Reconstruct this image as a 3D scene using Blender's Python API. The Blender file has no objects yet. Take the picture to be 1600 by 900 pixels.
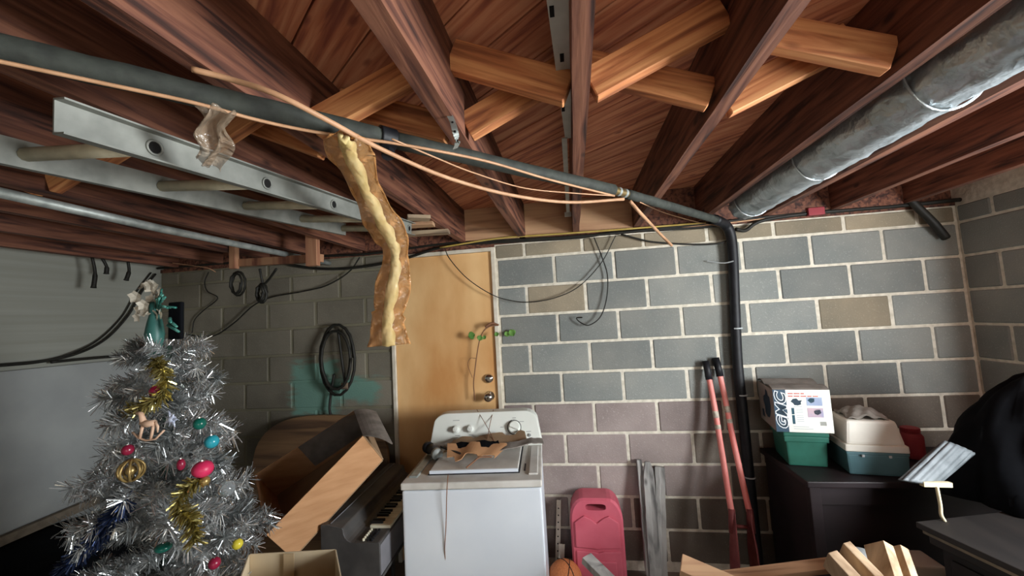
import bpy, bmesh, math, random
from mathutils import Vector, Matrix, Euler

random.seed(7)
SC = bpy.context.scene
COL = SC.collection

# ------------------------------------------------------------------ camera
cam_data = bpy.data.cameras.new('camera')
cam_data.sensor_width = 36.0
cam_data.lens = 13.725
cam_data.clip_start = 0.02
cam = bpy.data.objects.new('camera', cam_data)
COL.objects.link(cam)
rt, up, fw = (0.986402, 0.154391, -0.056346), (0.067516, -0.068083, 0.995393), (-0.149843, 0.985661, 0.077581)
cam.matrix_world = Matrix(((rt[0], up[0], -fw[0], 0), (rt[1], up[1], -fw[1], 0), (rt[2], up[2], -fw[2], 1.66), (0, 0, 0, 1)))
SC.camera = cam

# ------------------------------------------------------------------ sky, daylight, exposure
world = bpy.data.worlds.new('overcast_sky')
SC.world = world
world.use_nodes = True
wb = world.node_tree.nodes['Background']
wb.inputs[0].default_value = (0.72, 0.84, 1.0, 1)
wb.inputs[1].default_value = 0.6

def area(name, loc, rot, sx, sy, power, col):
    l = bpy.data.lights.new(name, 'AREA')
    l.shape = 'RECTANGLE'; l.size = sx; l.size_y = sy; l.energy = power; l.color = col
    o = bpy.data.objects.new(name, l); COL.objects.link(o)
    o.location = loc; o.rotation_euler = rot
    return o
# daylight entering by the side doorway (right wall) and by the garage opening behind the camera
area('daylight_side_door', (2.40, 0.65, 1.5), (0, math.radians(92), 0), 0.8, 0.9, 105, (0.93, 0.97, 1.0))
area('daylight_garage_opening', (1.25, -3.35, 0.9), (math.radians(97), 0, 0), 1.7, 1.6, 16, (1.0, 0.97, 0.92))
# sun on the driveway and on the floor just inside the garage opening, behind the camera
sun = bpy.data.lights.new('sun', 'SUN'); sun.energy = 11.0; sun.angle = 0.01; sun.color = (1.0, 0.95, 0.87)
sun_o = bpy.data.objects.new('sun', sun); COL.objects.link(sun_o)
sun_o.rotation_euler = (math.radians(46), 0, math.radians(-8))

SC.view_settings.view_transform = 'Standard'
SC.view_settings.look = 'None'
SC.view_settings.gamma = 1.0
SC.view_settings.use_curve_mapping = False
SC.view_settings.exposure = 0.45

# ------------------------------------------------------------------ materials
def lin(h):
    h = h.lstrip('#')
    out = []
    for i in (0, 2, 4):
        c = int(h[i:i+2], 16) / 255
        out.append(c / 12.92 if c <= 0.04045 else ((c + 0.055) / 1.055) ** 2.4)
    return (out[0], out[1], out[2], 1)

def newmat(name):
    m = bpy.data.materials.new(name); m.use_nodes = True
    nt = m.node_tree
    return m, nt, nt.nodes['Principled BSDF']

def node(nt, t, **kw):
    n = nt.nodes.new(t)
    for k, v in kw.items(): setattr(n, k, v)
    return n

def mat(name, c1, c2=None, rough=0.7, metal=0.0, scale=8.0, bump=0.1, stretch=(1, 1, 1), detail=6, spec=0.4, rnd=0.0, lo=0.35, hi=0.65, coat=0.0, trans=0.0):
    m, nt, b = newmat(name)
    c2 = c2 or c1
    tc = node(nt, 'ShaderNodeTexCoord')
    mp = node(nt, 'ShaderNodeMapping'); mp.inputs['Scale'].default_value = stretch
    nz = node(nt, 'ShaderNodeTexNoise'); nz.inputs['Scale'].default_value = scale; nz.inputs['Detail'].default_value = detail
    rp = node(nt, 'ShaderNodeValToRGB')
    rp.color_ramp.elements[0].position = lo; rp.color_ramp.elements[1].position = hi
    rp.color_ramp.elements[0].color = lin(c1); rp.color_ramp.elements[1].color = lin(c2)
    L = nt.links.new
    L(tc.outputs['Object'], mp.inputs[0]); L(mp.outputs[0], nz.inputs['Vector']); L(nz.outputs[0], rp.inputs[0])
    src = rp.outputs[0]
    if rnd:
        oi = node(nt, 'ShaderNodeObjectInfo')
        mr = node(nt, 'ShaderNodeMapRange'); mr.inputs[3].default_value = 1 - rnd; mr.inputs[4].default_value = 1 + rnd
        L(oi.outputs['Random'], mr.inputs[0])
        hs = node(nt, 'ShaderNodeHueSaturation')
        L(mr.outputs[0], hs.inputs['Value']); L(src, hs.inputs['Color'])
        src = hs.outputs[0]
    L(src, b.inputs['Base Color'])
    b.inputs['Roughness'].default_value = rough
    b.inputs['Metallic'].default_value = metal
    b.inputs['Specular IOR Level'].default_value = spec
    b.inputs['Coat Weight'].default_value = coat
    if trans: b.inputs['Transmission Weight'].default_value = trans
    if bump:
        bp = node(nt, 'ShaderNodeBump'); bp.inputs['Strength'].default_value = bump; bp.inputs['Distance'].default_value = 0.02
        L(nz.outputs[0], bp.inputs['Height']); L(bp.outputs[0], b.inputs['Normal'])
    return m

def wood(name, c1, c2, dark, axis=1, rough=0.75, scale=14.0, rnd=0.12, knots=True, bump=0.25):
    """grain stretched along one object axis, with darker streaks and knots"""
    m, nt, b = newmat(name)
    L = nt.links.new
    tc = node(nt, 'ShaderNodeTexCoord')
    oi = node(nt, 'ShaderNodeObjectInfo')
    off = node(nt, 'ShaderNodeVectorMath', operation='SCALE'); off.inputs['Scale'].default_value = 7.0
    cmb = node(nt, 'ShaderNodeCombineXYZ')
    for i in range(3): L(oi.outputs['Random'], cmb.inputs[i])
    L(cmb.outputs[0], off.inputs[0])
    add = node(nt, 'ShaderNodeVectorMath', operation='ADD')
    L(tc.outputs['Object'], add.inputs[0]); L(off.outputs[0], add.inputs[1])
    mp = node(nt, 'ShaderNodeMapping')
    st = [1.0, 1.0, 1.0]; st[axis] = 0.07
    mp.inputs['Scale'].default_value = st
    L(add.outputs[0], mp.inputs[0])
    nz = node(nt, 'ShaderNodeTexNoise'); nz.inputs['Scale'].default_value = scale; nz.inputs['Detail'].default_value = 8; nz.inputs['Distortion'].default_value = 0.6
    L(mp.outputs[0], nz.inputs['Vector'])
    rp = node(nt, 'ShaderNodeValToRGB')
    e = rp.color_ramp.elements
    e[0].position = 0.34; e[0].color = lin(dark)
    e[1].position = 0.62; e[1].color = lin(c2)
    k = e.new(0.46); k.color = lin(c1)
    L(nz.outputs[0], rp.inputs[0])
    src = rp.outputs[0]
    if knots:
        mp2 = node(nt, 'ShaderNodeMapping'); s2 = [1.0, 1.0, 1.0]; s2[axis] = 0.45
        mp2.inputs['Scale'].default_value = s2
        L(add.outputs[0], mp2.inputs[0])
        vo = node(nt, 'ShaderNodeTexVoronoi'); vo.inputs['Scale'].default_value = 9.0
        L(mp2.outputs[0], vo.inputs['Vector'])
        r2 = node(nt, 'ShaderNodeValToRGB')
        r2.color_ramp.elements[0].position = 0.05; r2.color_ramp.elements[0].color = (1, 1, 1, 1)
        r2.color_ramp.elements[1].position = 0.13; r2.color_ramp.elements[1].color = (0, 0, 0, 1)
        L(vo.outputs['Distance'], r2.inputs[0])
        mx = node(nt, 'ShaderNodeMix', data_type='RGBA')
        mx.inputs['B'].default_value = lin(dark)
        L(r2.outputs[0], mx.inputs['Factor']); L(src, mx.inputs['A'])
        src = mx.outputs['Result']
    mr = node(nt, 'ShaderNodeMapRange'); mr.inputs[3].default_value = 1 - rnd; mr.inputs[4].default_value = 1 + rnd
    L(oi.outputs['Random'], mr.inputs[0])
    hs = node(nt, 'ShaderNodeHueSaturation')
    L(mr.outputs[0], hs.inputs['Value']); L(src, hs.inputs['Color'])
    L(hs.outputs[0], b.inputs['Base Color'])
    b.inputs['Roughness'].default_value = rough
    bp = node(nt, 'ShaderNodeBump'); bp.inputs['Strength'].default_value = bump; bp.inputs['Distance'].default_value = 0.01
    L(nz.outputs[0], bp.inputs['Height']); L(bp.outputs[0], b.inputs['Normal'])
    return m

def block_mat(name, c1, c2, speck, patch=False, stain=None):
    """concrete masonry: mottled, speckled, tone varying from block to block"""
    m, nt, b = newmat(name)
    L = nt.links.new
    geo = node(nt, 'ShaderNodeNewGeometry')
    oi = node(nt, 'ShaderNodeObjectInfo')
    n1 = node(nt, 'ShaderNodeTexNoise'); n1.inputs['Scale'].default_value = 3.2; n1.inputs['Detail'].default_value = 7
    n2 = node(nt, 'ShaderNodeTexNoise'); n2.inputs['Scale'].default_value = 130; n2.inputs['Detail'].default_value = 3
    L(geo.outputs['Position'], n1.inputs['Vector']); L(geo.outputs['Position'], n2.inputs['Vector'])
    r1 = node(nt, 'ShaderNodeValToRGB')
    r1.color_ramp.elements[0].position = 0.35; r1.color_ramp.elements[0].color = lin(c1)
    r1.color_ramp.elements[1].position = 0.66; r1.color_ramp.elements[1].color = lin(c2)
    L(n1.outputs[0], r1.inputs[0])
    r2 = node(nt, 'ShaderNodeValToRGB')
    r2.color_ramp.elements[0].position = 0.60; r2.color_ramp.elements[0].color = (0, 0, 0, 1)
    r2.color_ramp.elements[1].position = 0.74; r2.color_ramp.elements[1].color = (.55, .55, .55, 1)
    L(n2.outputs[0], r2.inputs[0])
    mx = node(nt, 'ShaderNodeMix', data_type='RGBA'); mx.inputs['B'].default_value = lin(speck)
    L(r2.outputs[0], mx.inputs['Factor']); L(r1.outputs[0], mx.inputs['A'])
    mr = node(nt, 'ShaderNodeMapRange'); mr.inputs[3].default_value = 0.84; mr.inputs[4].default_value = 1.16
    L(oi.outputs['Random'], mr.inputs[0])
    hs = node(nt, 'ShaderNodeHueSaturation'); L(mr.outputs[0], hs.inputs['Value']); L(mx.outputs['Result'], hs.inputs['Color'])
    src = hs.outputs[0]
    if patch:  # a brushed patch of teal paint left on the wall
        sp = node(nt, 'ShaderNodeSeparateXYZ'); L(geo.outputs['Position'], sp.inputs[0])
        nz = node(nt, 'ShaderNodeTexNoise'); nz.inputs['Scale'].default_value = 7; nz.inputs['Detail'].default_value = 5
        mp = node(nt, 'ShaderNodeMapping'); mp.inputs['Scale'].default_value = (1, 1, 3.0)
        L(geo.outputs['Position'], mp.inputs[0]); L(mp.outputs[0], nz.inputs['Vector'])
        def band(sock, lo, hi, soft):
            a = node(nt, 'ShaderNodeMapRange', interpolation_type='SMOOTHSTEP'); a.inputs[1].default_value = lo - soft; a.inputs[2].default_value = lo + soft
            c = node(nt, 'ShaderNodeMapRange', interpolation_type='SMOOTHSTEP'); c.inputs[1].default_value = hi - soft; c.inputs[2].default_value = hi + soft
            c.inputs[3].default_value = 1; c.inputs[4].default_value = 0
            L(sock, a.inputs[0]); L(sock, c.inputs[0])
            mu = node(nt, 'ShaderNodeMath', operation='MULTIPLY'); L(a.outputs[0], mu.inputs[0]); L(c.outputs[0], mu.inputs[1])
            return mu.outputs[0]
        wob = node(nt, 'ShaderNodeMath', operation='MULTIPLY_ADD'); wob.inputs[1].default_value = 0.22
        L(nz.outputs[0], wob.inputs[0]); L(sp.outputs[2], wob.inputs[2])
        wox = node(nt, 'ShaderNodeMath', operation='MULTIPLY_ADD'); wox.inputs[1].default_value = 0.25
        L(nz.outputs[0], wox.inputs[0]); L(sp.outputs[0], wox.inputs[2])
        A = node(nt, 'ShaderNodeMath', operation='MULTIPLY'); L(band(wox.outputs[0], -2.02, -1.66, .05), A.inputs[0]); L(band(wob.outputs[0], 1.13, 1.53, .03), A.inputs[1])
        B = node(nt, 'ShaderNodeMath', operation='MULTIPLY'); L(band(wox.outputs[0], -1.75, -1.32, .05), B.inputs[0]); L(band(wob.outputs[0], 1.22, 1.40, .04), B.inputs[1])
        M = node(nt, 'ShaderNodeMath', operation='MAXIMUM'); L(A.outputs[0], M.inputs[0]); L(B.outputs[0], M.inputs[1])
        f = node(nt, 'ShaderNodeMath', operation='MULTIPLY'); f.inputs[1].default_value = 0.85; L(M.outputs[0], f.inputs[0])
        m3 = node(nt, 'ShaderNodeMix', data_type='RGBA'); m3.inputs['B'].default_value = lin('#6f9a8c')
        L(f.outputs[0], m3.inputs['Factor']); L(src, m3.inputs['A']); src = m3.outputs['Result']
    L(src, b.inputs['Base Color'])
    b.inputs['Roughness'].default_value = 0.9
    b.inputs['Specular IOR Level'].default_value = 0.2
    bp = node(nt, 'ShaderNodeBump'); bp.inputs['Strength'].default_value = 0.35; bp.inputs['Distance'].default_value = 0.006
    L(n2.outputs[0], bp.inputs['Height']); L(bp.outputs[0], b.inputs['Normal'])
    return m

def film(name, col, alpha=0.5, rough=0.15):
    """thin crinkled plastic film: part clear, part tinted and glossy"""
    m, nt, b = newmat(name)
    L = nt.links.new
    tc = node(nt, 'ShaderNodeTexCoord')
    nz = node(nt, 'ShaderNodeTexNoise'); nz.inputs['Scale'].default_value = 16; nz.inputs['Detail'].default_value = 4; nz.inputs['Distortion'].default_value = 1.2
    L(tc.outputs['Object'], nz.inputs['Vector'])
    bp = node(nt, 'ShaderNodeBump'); bp.inputs['Strength'].default_value = 0.9; bp.inputs['Distance'].default_value = 0.03
    L(nz.outputs[0], bp.inputs['Height']); L(bp.outputs[0], b.inputs['Normal'])
    b.inputs['Base Color'].default_value = lin(col)
    b.inputs['Roughness'].default_value = rough
    b.inputs['Specular IOR Level'].default_value = 0.8
    b.inputs['Alpha'].default_value = alpha
    return m

M = {}
M['joist'] = wood('rough_joist', '#60392a', '#7d513c', '#321a13', axis=1, scale=42)
M['plank'] = wood('subfloor_plank', '#c87f5c', '#e0a17b', '#965644', axis=0, scale=36)
M['brace'] = wood('pine_brace', '#bd784a', '#dc9d67', '#8a5233', axis=0, scale=40)
M['scrapwood'] = wood('weathered_board', '#8d7a64', '#a89478', '#57473a', axis=0)
M['hangerwood'] = wood('hanger_wood', '#96664c', '#b08463', '#6e4332', axis=2)
M['palewood'] = wood('pale_lumber', '#b59a7b', '#cfb593', '#8f7355', axis=2, knots=False)
M['tanwood'] = wood('tan_lumber', '#b08867', '#c39d78', '#7d5b42', axis=0, knots=False)
M['greywood'] = wood('grey_timber', '#8c8a86', '#aaa7a2', '#565452', axis=2)
M['door'] = mat('lauan_door', '#d3985c', '#f3c88e', rough=0.45, scale=2.6, bump=0.02, stretch=(1, 1, .45), lo=.36, hi=.64)
M['white'] = mat('door_trim_paint', '#e6dfd0', '#cfc5b0', rough=0.5, scale=12, bump=0.05)
M['block_grey'] = block_mat('block_grey', '#7c807d', '#8e8f89', '#aeafa9')
M['block_tan'] = block_mat('block_tan', '#88806f', '#a0937d', '#b9ad98')
M['block_mauve'] = block_mat('block_mauve', '#887c78', '#a0938e', '#b8aea9')
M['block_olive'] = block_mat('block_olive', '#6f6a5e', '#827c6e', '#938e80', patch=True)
M['block_brown'] = block_mat('block_brown', '#6a6259', '#7d746a', '#938a7e')
M['mortar'] = mat('mortar_cream', '#cbc4b3', '#e4ddcd', rough=0.95, scale=30, bump=0.3, spec=0.1)
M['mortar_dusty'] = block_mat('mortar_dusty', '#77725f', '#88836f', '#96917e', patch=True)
M['leftwall'] = mat('left_wall_paint', '#8f9086', '#989990', rough=0.8, scale=3.0, bump=0.05, stretch=(1, .2, 9), spec=0.2)
M['leftlow'] = mat('left_wall_lower_paint', '#959897', '#a0a3a1', rough=0.8, scale=4.0, bump=0.08, spec=0.2)
M['floor'] = mat('concrete_floor', '#77726a', '#938c82', rough=0.9, scale=5, bump=0.1)
M['ground'] = mat('driveway', '#9a968c', '#aaa69a', rough=0.95, scale=4)
M['foam'] = mat('pipe_foam', '#2f322e', '#3d413b', rough=0.75, scale=25, bump=0.15)
M['black'] = mat('black_rubber', '#0d0e12', '#1a1b20', rough=0.55, scale=20, bump=0.1)
M['cable'] = mat('black_cable', '#15140f', '#23211b', rough=0.6, scale=20, bump=0)
M['tancable'] = mat('tan_cable', '#b58a67', '#c89c78', rough=0.5, scale=20, bump=0)
M['yellowcable'] = mat('yellow_cable', '#b39a4c', '#c4ac60', rough=0.5, scale=20, bump=0)
M['track'] = mat('zinc_track', '#c4c5bd', '#d2d2ca', rough=0.5, metal=0.1, scale=20, bump=0.05)
M['galv'] = mat('galvanized_steel', '#8f9692', '#b2b8b4', rough=0.5, metal=0.4, scale=22, bump=0.06)
M['alu'] = mat('dull_aluminium', '#787a74', '#92948d', rough=0.55, metal=0.3, scale=14, bump=0.04)
M['rung'] = mat('dusty_rung', '#aba28a', '#c2b99e', rough=0.6, metal=0.2, scale=18, bump=0.08)
M['hole'] = mat('shadowed_socket', '#0c0b0a', rough=0.9, bump=0)
M['foil'] = mat('duct_foil', '#aab4b8', '#c4ccd0', rough=0.34, metal=0.6, scale=13, bump=0.9, detail=4)
M['chrome'] = mat('chrome', '#d6d6d6', rough=0.12, metal=1, bump=0)
M['brass_dull'] = mat('dull_brass', '#97835a', rough=0.4, metal=0.8, bump=0)
M['film_front'] = film('gloss_film', '#c9a070', 0.16)
M['film'] = film('amber_film', '#dc9f62', 0.7)
M['filmclear'] = film('clear_film', '#a9957f', 0.45)
M['insul'] = mat('yellow_insulation', '#dcc27a', '#f0dfa6', rough=0.6, scale=14, bump=0.2)
M['washer'] = mat('white_enamel', '#d3dae2', '#dce2e8', rough=0.28, scale=3, bump=0.0, spec=0.5)
M['washer_dusty'] = mat('dusty_enamel', '#bdb9b1', '#d2cfc8', rough=0.55, scale=9, bump=0.02)
M['console'] = mat('console_plastic', '#dfe2d9', '#e6e8e0', rough=0.4, scale=5, bump=0)
M['print_grey'] = mat('grey_print', '#8b8d8a', rough=0.6, bump=0)
M['darkgap'] = mat('dark_gap', '#17171a', rough=0.8, bump=0)
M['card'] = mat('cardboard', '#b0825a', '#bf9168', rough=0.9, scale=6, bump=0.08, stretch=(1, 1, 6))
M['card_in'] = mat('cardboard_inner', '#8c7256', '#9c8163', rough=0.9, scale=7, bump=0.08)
M['card_pale'] = mat('pale_cardboard', '#c7b493', '#d3c1a2', rough=0.9, scale=6, bump=0.06)
M['card_grey'] = mat('dusty_cardboard', '#6e675f', '#8a827a', rough=0.95, scale=14, bump=0.15)
M['tape'] = mat('packing_tape', '#b9a17e', rough=0.3, bump=0)
M['organ'] = mat('organ_plastic', '#3f3d3c', '#4d4b49', rough=0.55, scale=12, bump=0.05)
M['organ_front'] = mat('organ_front', '#68676a', '#77767a', rough=0.6, scale=10, bump=0.05)
M['ivory'] = mat('ivory_key', '#d8d2b8', '#e6e1ca', rough=0.4, scale=20, bump=0)
M['blackkey'] = mat('black_key', '#131315', rough=0.4, bump=0)
M['tabletop'] = wood('tabletop_wood', '#77593d', '#8a6a49', '#523b29', axis=0, rough=0.6, knots=False)
M['redplastic'] = mat('gas_can_plastic', '#b9505f', '#c96170', rough=0.45, scale=6, bump=0.05)
M['ball'] = mat('ball_rubber', '#b56a3c', '#c87b48', rough=0.7, scale=120, bump=0.4)
M['ballseam'] = mat('ball_seam', '#1d1714', rough=0.8, bump=0)
M['redhandle'] = mat('red_fiberglass', '#e27d75', '#ee9a90', rough=0.45, scale=10, bump=0.02, stretch=(1, 1, .3))
M['label'] = mat('worn_label', '#d0c6b4', '#9d8f80', rough=0.6, scale=40, bump=0)
M['redsteel'] = mat('rusty_red_steel', '#6a2c2b', '#7d3c38', rough=0.6, scale=18, bump=0.15)
M['desk'] = mat('dark_desk_wood', '#1c1517', '#271d20', rough=0.5, scale=8, bump=0.05, stretch=(.2, 1, 1))
M['cabinet'] = mat('dark_cabinet_wood', '#161414', '#262220', rough=0.6, scale=9, bump=0.08, stretch=(1, .2, 1))
M['tote'] = mat('green_tote', '#24604f', '#2c6e5e', rough=0.5, scale=10, bump=0.03)
M['teal'] = mat('teal_plastic', '#4a6c72', '#55787f', rough=0.5, scale=8, bump=0.03)
M['beige'] = mat('beige_plastic', '#dcd8cc', '#e6e2d6', rough=0.55, scale=8, bump=0.03)
M['rag'] = mat('dusty_rag', '#7f7a72', '#98928a', rough=1, scale=20, bump=0.4)
M['tarp'] = mat('black_tarp', '#08090c', '#0f1115', spec=0.1, rough=0.95, scale=6, bump=0.3)
M['red'] = mat('faded_red', '#8c2f38', '#9d3a42', rough=0.6, bump=0)
M['rope'] = mat('cream_strip', '#d5c9a8', '#c4b690', rough=0.8, scale=25, bump=0.1)
M['greycloth'] = mat('silver_cloth', '#4f5558', '#63696c', rough=0.55, metal=0.1, scale=14, bump=0.35)
M['bag'] = mat('grey_bag', '#8a8f90', '#a2a7a8', rough=0.5, scale=10, bump=0.3)
M['box_photo'] = mat('carton_photo_side', '#8b8178', '#a0968b', rough=0.6, scale=7, bump=0.02)
M['box_band'] = mat('carton_blue_band', '#31495c', '#3a5466', rough=0.5, bump=0)
M['box_white'] = mat('carton_white_print', '#e9ebe0', '#f0f1e6', rough=0.5, bump=0)
M['ink_navy'] = mat('ink_navy', '#1f3645', rough=0.5, bump=0)
M['ink_teal'] = mat('ink_teal', '#234d5c', rough=0.5, bump=0)
M['ink_white'] = mat('ink_white', '#eef4f4', rough=0.5, bump=0)
M['ink_red'] = mat('ink_red', '#c0665c', rough=0.5, bump=0)
M['ink_grey'] = mat('ink_grey', '#b9bfc0', rough=0.5, bump=0)
M['ink_blue'] = mat('ink_pale_blue', '#a9b9cc', '#8f9cb8', rough=0.5, bump=0)
M['ink_violet'] = mat('ink_violet', '#8f97b8', '#c5aab0', rough=0.5, scale=14, bump=0)
M['tinsel'] = mat('silver_tinsel', '#c4c7c7', '#eceeed', rough=0.2, metal=0.82, scale=60, bump=0)
M['tinsel_dark'] = mat('tarnished_tinsel', '#7f8484', '#b3b7b6', rough=0.3, metal=0.7, scale=60, bump=0)  # darker tinsel for some of the boughs and twigs
M['gold'] = mat('gold_tinsel', '#968a4c', '#c9bd7e', rough=0.25, metal=0.8, scale=60, bump=0)
M['navy'] = mat('navy_tinsel', '#18243e', '#2d3d63', rough=0.3, metal=0.6, scale=60, bump=0)
M['pole'] = mat('tree_pole', '#24362c', '#33463a', rough=0.7, bump=0)
M['orn_pink'] = mat('pink_satin', '#c31f4d', '#d63a64', rough=0.4, bump=0)
M['orn_red'] = mat('crimson_glass', '#7c1630', '#912440', rough=0.25, bump=0)
M['orn_teal'] = mat('teal_glass', '#1f8798', '#39a3b0', rough=0.2, bump=0)
M['orn_green'] = mat('green_glass', '#0f4f43', '#18685a', rough=0.2, bump=0)
M['orn_yellow'] = mat('yellow_glass', '#c9b93a', rough=0.25, bump=0)
M['orn_cream'] = mat('cream_wood', '#d8b79c', '#c59c80', rough=0.6, bump=0)
M['orn_clear'] = mat('clear_glass', '#dfe6e8', rough=0.08, bump=0, trans=0.85)
M['orn_ice'] = mat('ice_glass', '#c9d2e6', rough=0.15, metal=0.3, bump=0)
M['orn_gold'] = mat('antique_gold', '#8a7242', '#a68c58', rough=0.35, metal=0.5, scale=20, bump=0.2)
M['topper'] = mat('teal_satin', '#2b5a54', '#386b63', rough=0.45, scale=10, bump=0.05)
M['blossom'] = mat('silk_blossom', '#b9b1a0', '#d8d1c2', rough=0.7, scale=30, bump=0.1)
M['sprig'] = mat('glitter_sprig', '#2f7a70', '#6fae9f', rough=0.3, metal=0.4, scale=50, bump=0)
M['stem'] = mat('dry_vine', '#6d4a35', '#8a6248', rough=0.9, bump=0)
M['leaf'] = mat('vine_leaf', '#4d7a33', '#6a9648', rough=0.6, bump=0)
M['dust'] = mat('dusty_edge', '#6f6557', '#857a6b', rough=1, scale=20, bump=0.2)

# ------------------------------------------------------------------ mesh helpers
OFF = {}   # world position of every object's origin

class MB:
    def __init__(self):
        self.v = []; self.f = []
    def add(self, vs, fs):
        n = len(self.v)
        self.v += [Vector(p) for p in vs]
        self.f += [[i + n for i in f] for f in fs]
        return self
    def hexa(self, p):   # 8 corners: bottom 4 then top 4
        return self.add(p, [(0, 3, 2, 1), (4, 5, 6, 7), (0, 1, 5, 4), (1, 2, 6, 5), (2, 3, 7, 6), (3, 0, 4, 7)])
    def box(self, c, s, R=None):
        x, y, z = s[0] / 2, s[1] / 2, s[2] / 2
        ps = [Vector(q) for q in ((-x, -y, -z), (x, -y, -z), (x, y, -z), (-x, y, -z), (-x, -y, z), (x, -y, z), (x, y, z), (-x, y, z))]
        if R: ps = [R @ q for q in ps]
        c = Vector(c)
        return self.hexa([q + c for q in ps])
    def bx(self, x0, x1, y0, y1, z0, z1):
        return self.box(((x0 + x1) / 2, (y0 + y1) / 2, (z0 + z1) / 2), (x1 - x0, y1 - y0, z1 - z0))
    def beam(self, a, b, w, h, up=(0, 0, 1)):
        a, b = Vector(a), Vector(b); d = (b - a).normalized()
        s = d.cross(Vector(up)).normalized() * w / 2; u = s.cross(d).normalized() * h / 2
        return self.hexa([a - s - u, a + s - u, b + s - u, b - s - u, a - s + u, a + s + u, b + s + u, b - s + u])
    def tube(self, pts, r, n=8, caps=True, closed=False):
        pts = [Vector(p) for p in pts]; N = len(pts)
        rs = r if isinstance(r, (list, tuple)) else [r] * N
        rings = []; prev = None
        for i, p in enumerate(pts):
            if closed: d = pts[(i + 1) % N] - pts[i - 1]
            else: d = pts[min(i + 1, N - 1)] - pts[max(i - 1, 0)]
            d.normalize()
            if prev is None:
                a = Vector((0, 0, 1)) if abs(d.z) < 0.9 else Vector((1, 0, 0))
                u = d.cross(a).normalized()
            else:
                u = (prev - d * prev.dot(d)).normalized()
            prev = u; w = d.cross(u)
            rings.append([p + (u * math.cos(t) + w * math.sin(t)) * rs[i] for t in [2 * math.pi * k / n for k in range(n)]])
        vs = [q for rg in rings for q in rg]; fs = []
        for i in range(N if closed else N - 1):
            j = (i + 1) % N
            for k in range(n):
                fs.append((i * n + k, i * n + (k + 1) % n, j * n + (k + 1) % n, j * n + k))
        if caps and not closed:
            fs.append(tuple(range(n - 1, -1, -1))); fs.append(tuple((N - 1) * n + k for k in range(n)))
        return self.add(vs, fs)
    def lathe(self, prof, c, R=None, n=20):
        """prof: (radius, height) pairs along local z"""
        c = Vector(c); vs = []; fs = []
        for r, h in prof:
            for k in range(n):
                t = 2 * math.pi * k / n
                q = Vector((r * math.cos(t), r * math.sin(t), h))
                vs.append((R @ q if R else q) + c)
        for i in range(len(prof) - 1):
            for k in range(n):
                fs.append((i * n + k, i * n + (k + 1) % n, (i + 1) * n + (k + 1) % n, (i + 1) * n + k))
        fs.append(tuple(range(n - 1, -1, -1))); fs.append(tuple((len(prof) - 1) * n + k for k in range(n)))
        return self.add(vs, fs)
    def ball(self, c, r, n=14, sc=(1, 1, 1)):
        prof = [(max(1e-4, r * math.sin(math.pi * i / (n // 2 + 2))), -r * math.cos(math.pi * i / (n // 2 + 2))) for i in range(n // 2 + 3)]
        a = len(self.v); self.lathe(prof, (0, 0, 0), n=n)
        for i in range(a, len(self.v)):
            q = self.v[i]; self.v[i] = Vector((q.x * sc[0], q.y * sc[1], q.z * sc[2])) + Vector(c)
        return self
    def slab(self, poly, d):
        """flat polygon (3-D points) given thickness by the vector d"""
        n = len(poly); d = Vector(d); P = [Vector(p) for p in poly]
        return self.add(P + [p + d for p in P], [tuple(range(n - 1, -1, -1)), tuple(range(n, 2 * n))] + [(i, (i + 1) % n, n + (i + 1) % n, n + i) for i in range(n)])
    def sheet(self, fn, nu, nv, t):
        """closed thin sheet over fn(u, v) -> point, thickness t along the local normal"""
        P = [[Vector(fn(i / nu, j / nv)) for j in range(nv + 1)] for i in range(nu + 1)]
        top = []; bot = []
        for i in range(nu + 1):
            for j in range(nv + 1):
                a = P[min(i + 1, nu)][j] - P[max(i - 1, 0)][j]; b = P[i][min(j + 1, nv)] - P[i][max(j - 1, 0)]
                nn = a.cross(b)
                nn = nn.normalized() if nn.length > 1e-9 else Vector((0, 0, 1))
                top.append(P[i][j] + nn * t / 2); bot.append(P[i][j] - nn * t / 2)
        W = nv + 1; K = len(top); fs = []
        for i in range(nu):
            for j in range(nv):
                a, b, c, d = i * W + j, (i + 1) * W + j, (i + 1) * W + j + 1, i * W + j + 1
                fs.append((a, b, c, d)); fs.append((K + d, K + c, K + b, K + a))
        rim = [(i, 0) for i in range(nu)] + [(nu, j) for j in range(nv)] + [(i, nv) for i in range(nu, 0, -1)] + [(0, j) for j in range(nv, 0, -1)]
        ids = [i * W + j for i, j in rim]
        for k in range(len(ids)):
            a, b = ids[k], ids[(k + 1) % len(ids)]
            fs.append((b, a, K + a, K + b))
        return self.add(top + bot, fs)
    def mesh(self, name, off=(0, 0, 0), smooth=False, bevel=0.0, seg=2, fix=True):
        off = Vector(off)
        me = bpy.data.meshes.new(name)
        me.from_pydata([tuple(v - off) for v in self.v], [], self.f)
        if fix or bevel:
            bm = bmesh.new(); bm.from_mesh(me)
            if fix: bmesh.ops.recalc_face_normals(bm, faces=bm.faces)
            if bevel:
                es = [e for e in bm.edges if len(e.link_faces) == 2 and e.calc_face_angle(0) > 0.5]
                bmesh.ops.bevel(bm, geom=es, offset=bevel, segments=seg, affect='EDGES', profile=0.6, clamp_overlap=True)
            bm.to_mesh(me); bm.free()
        if smooth:
            for p in me.polygons: p.use_smooth = True
        return me
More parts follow.
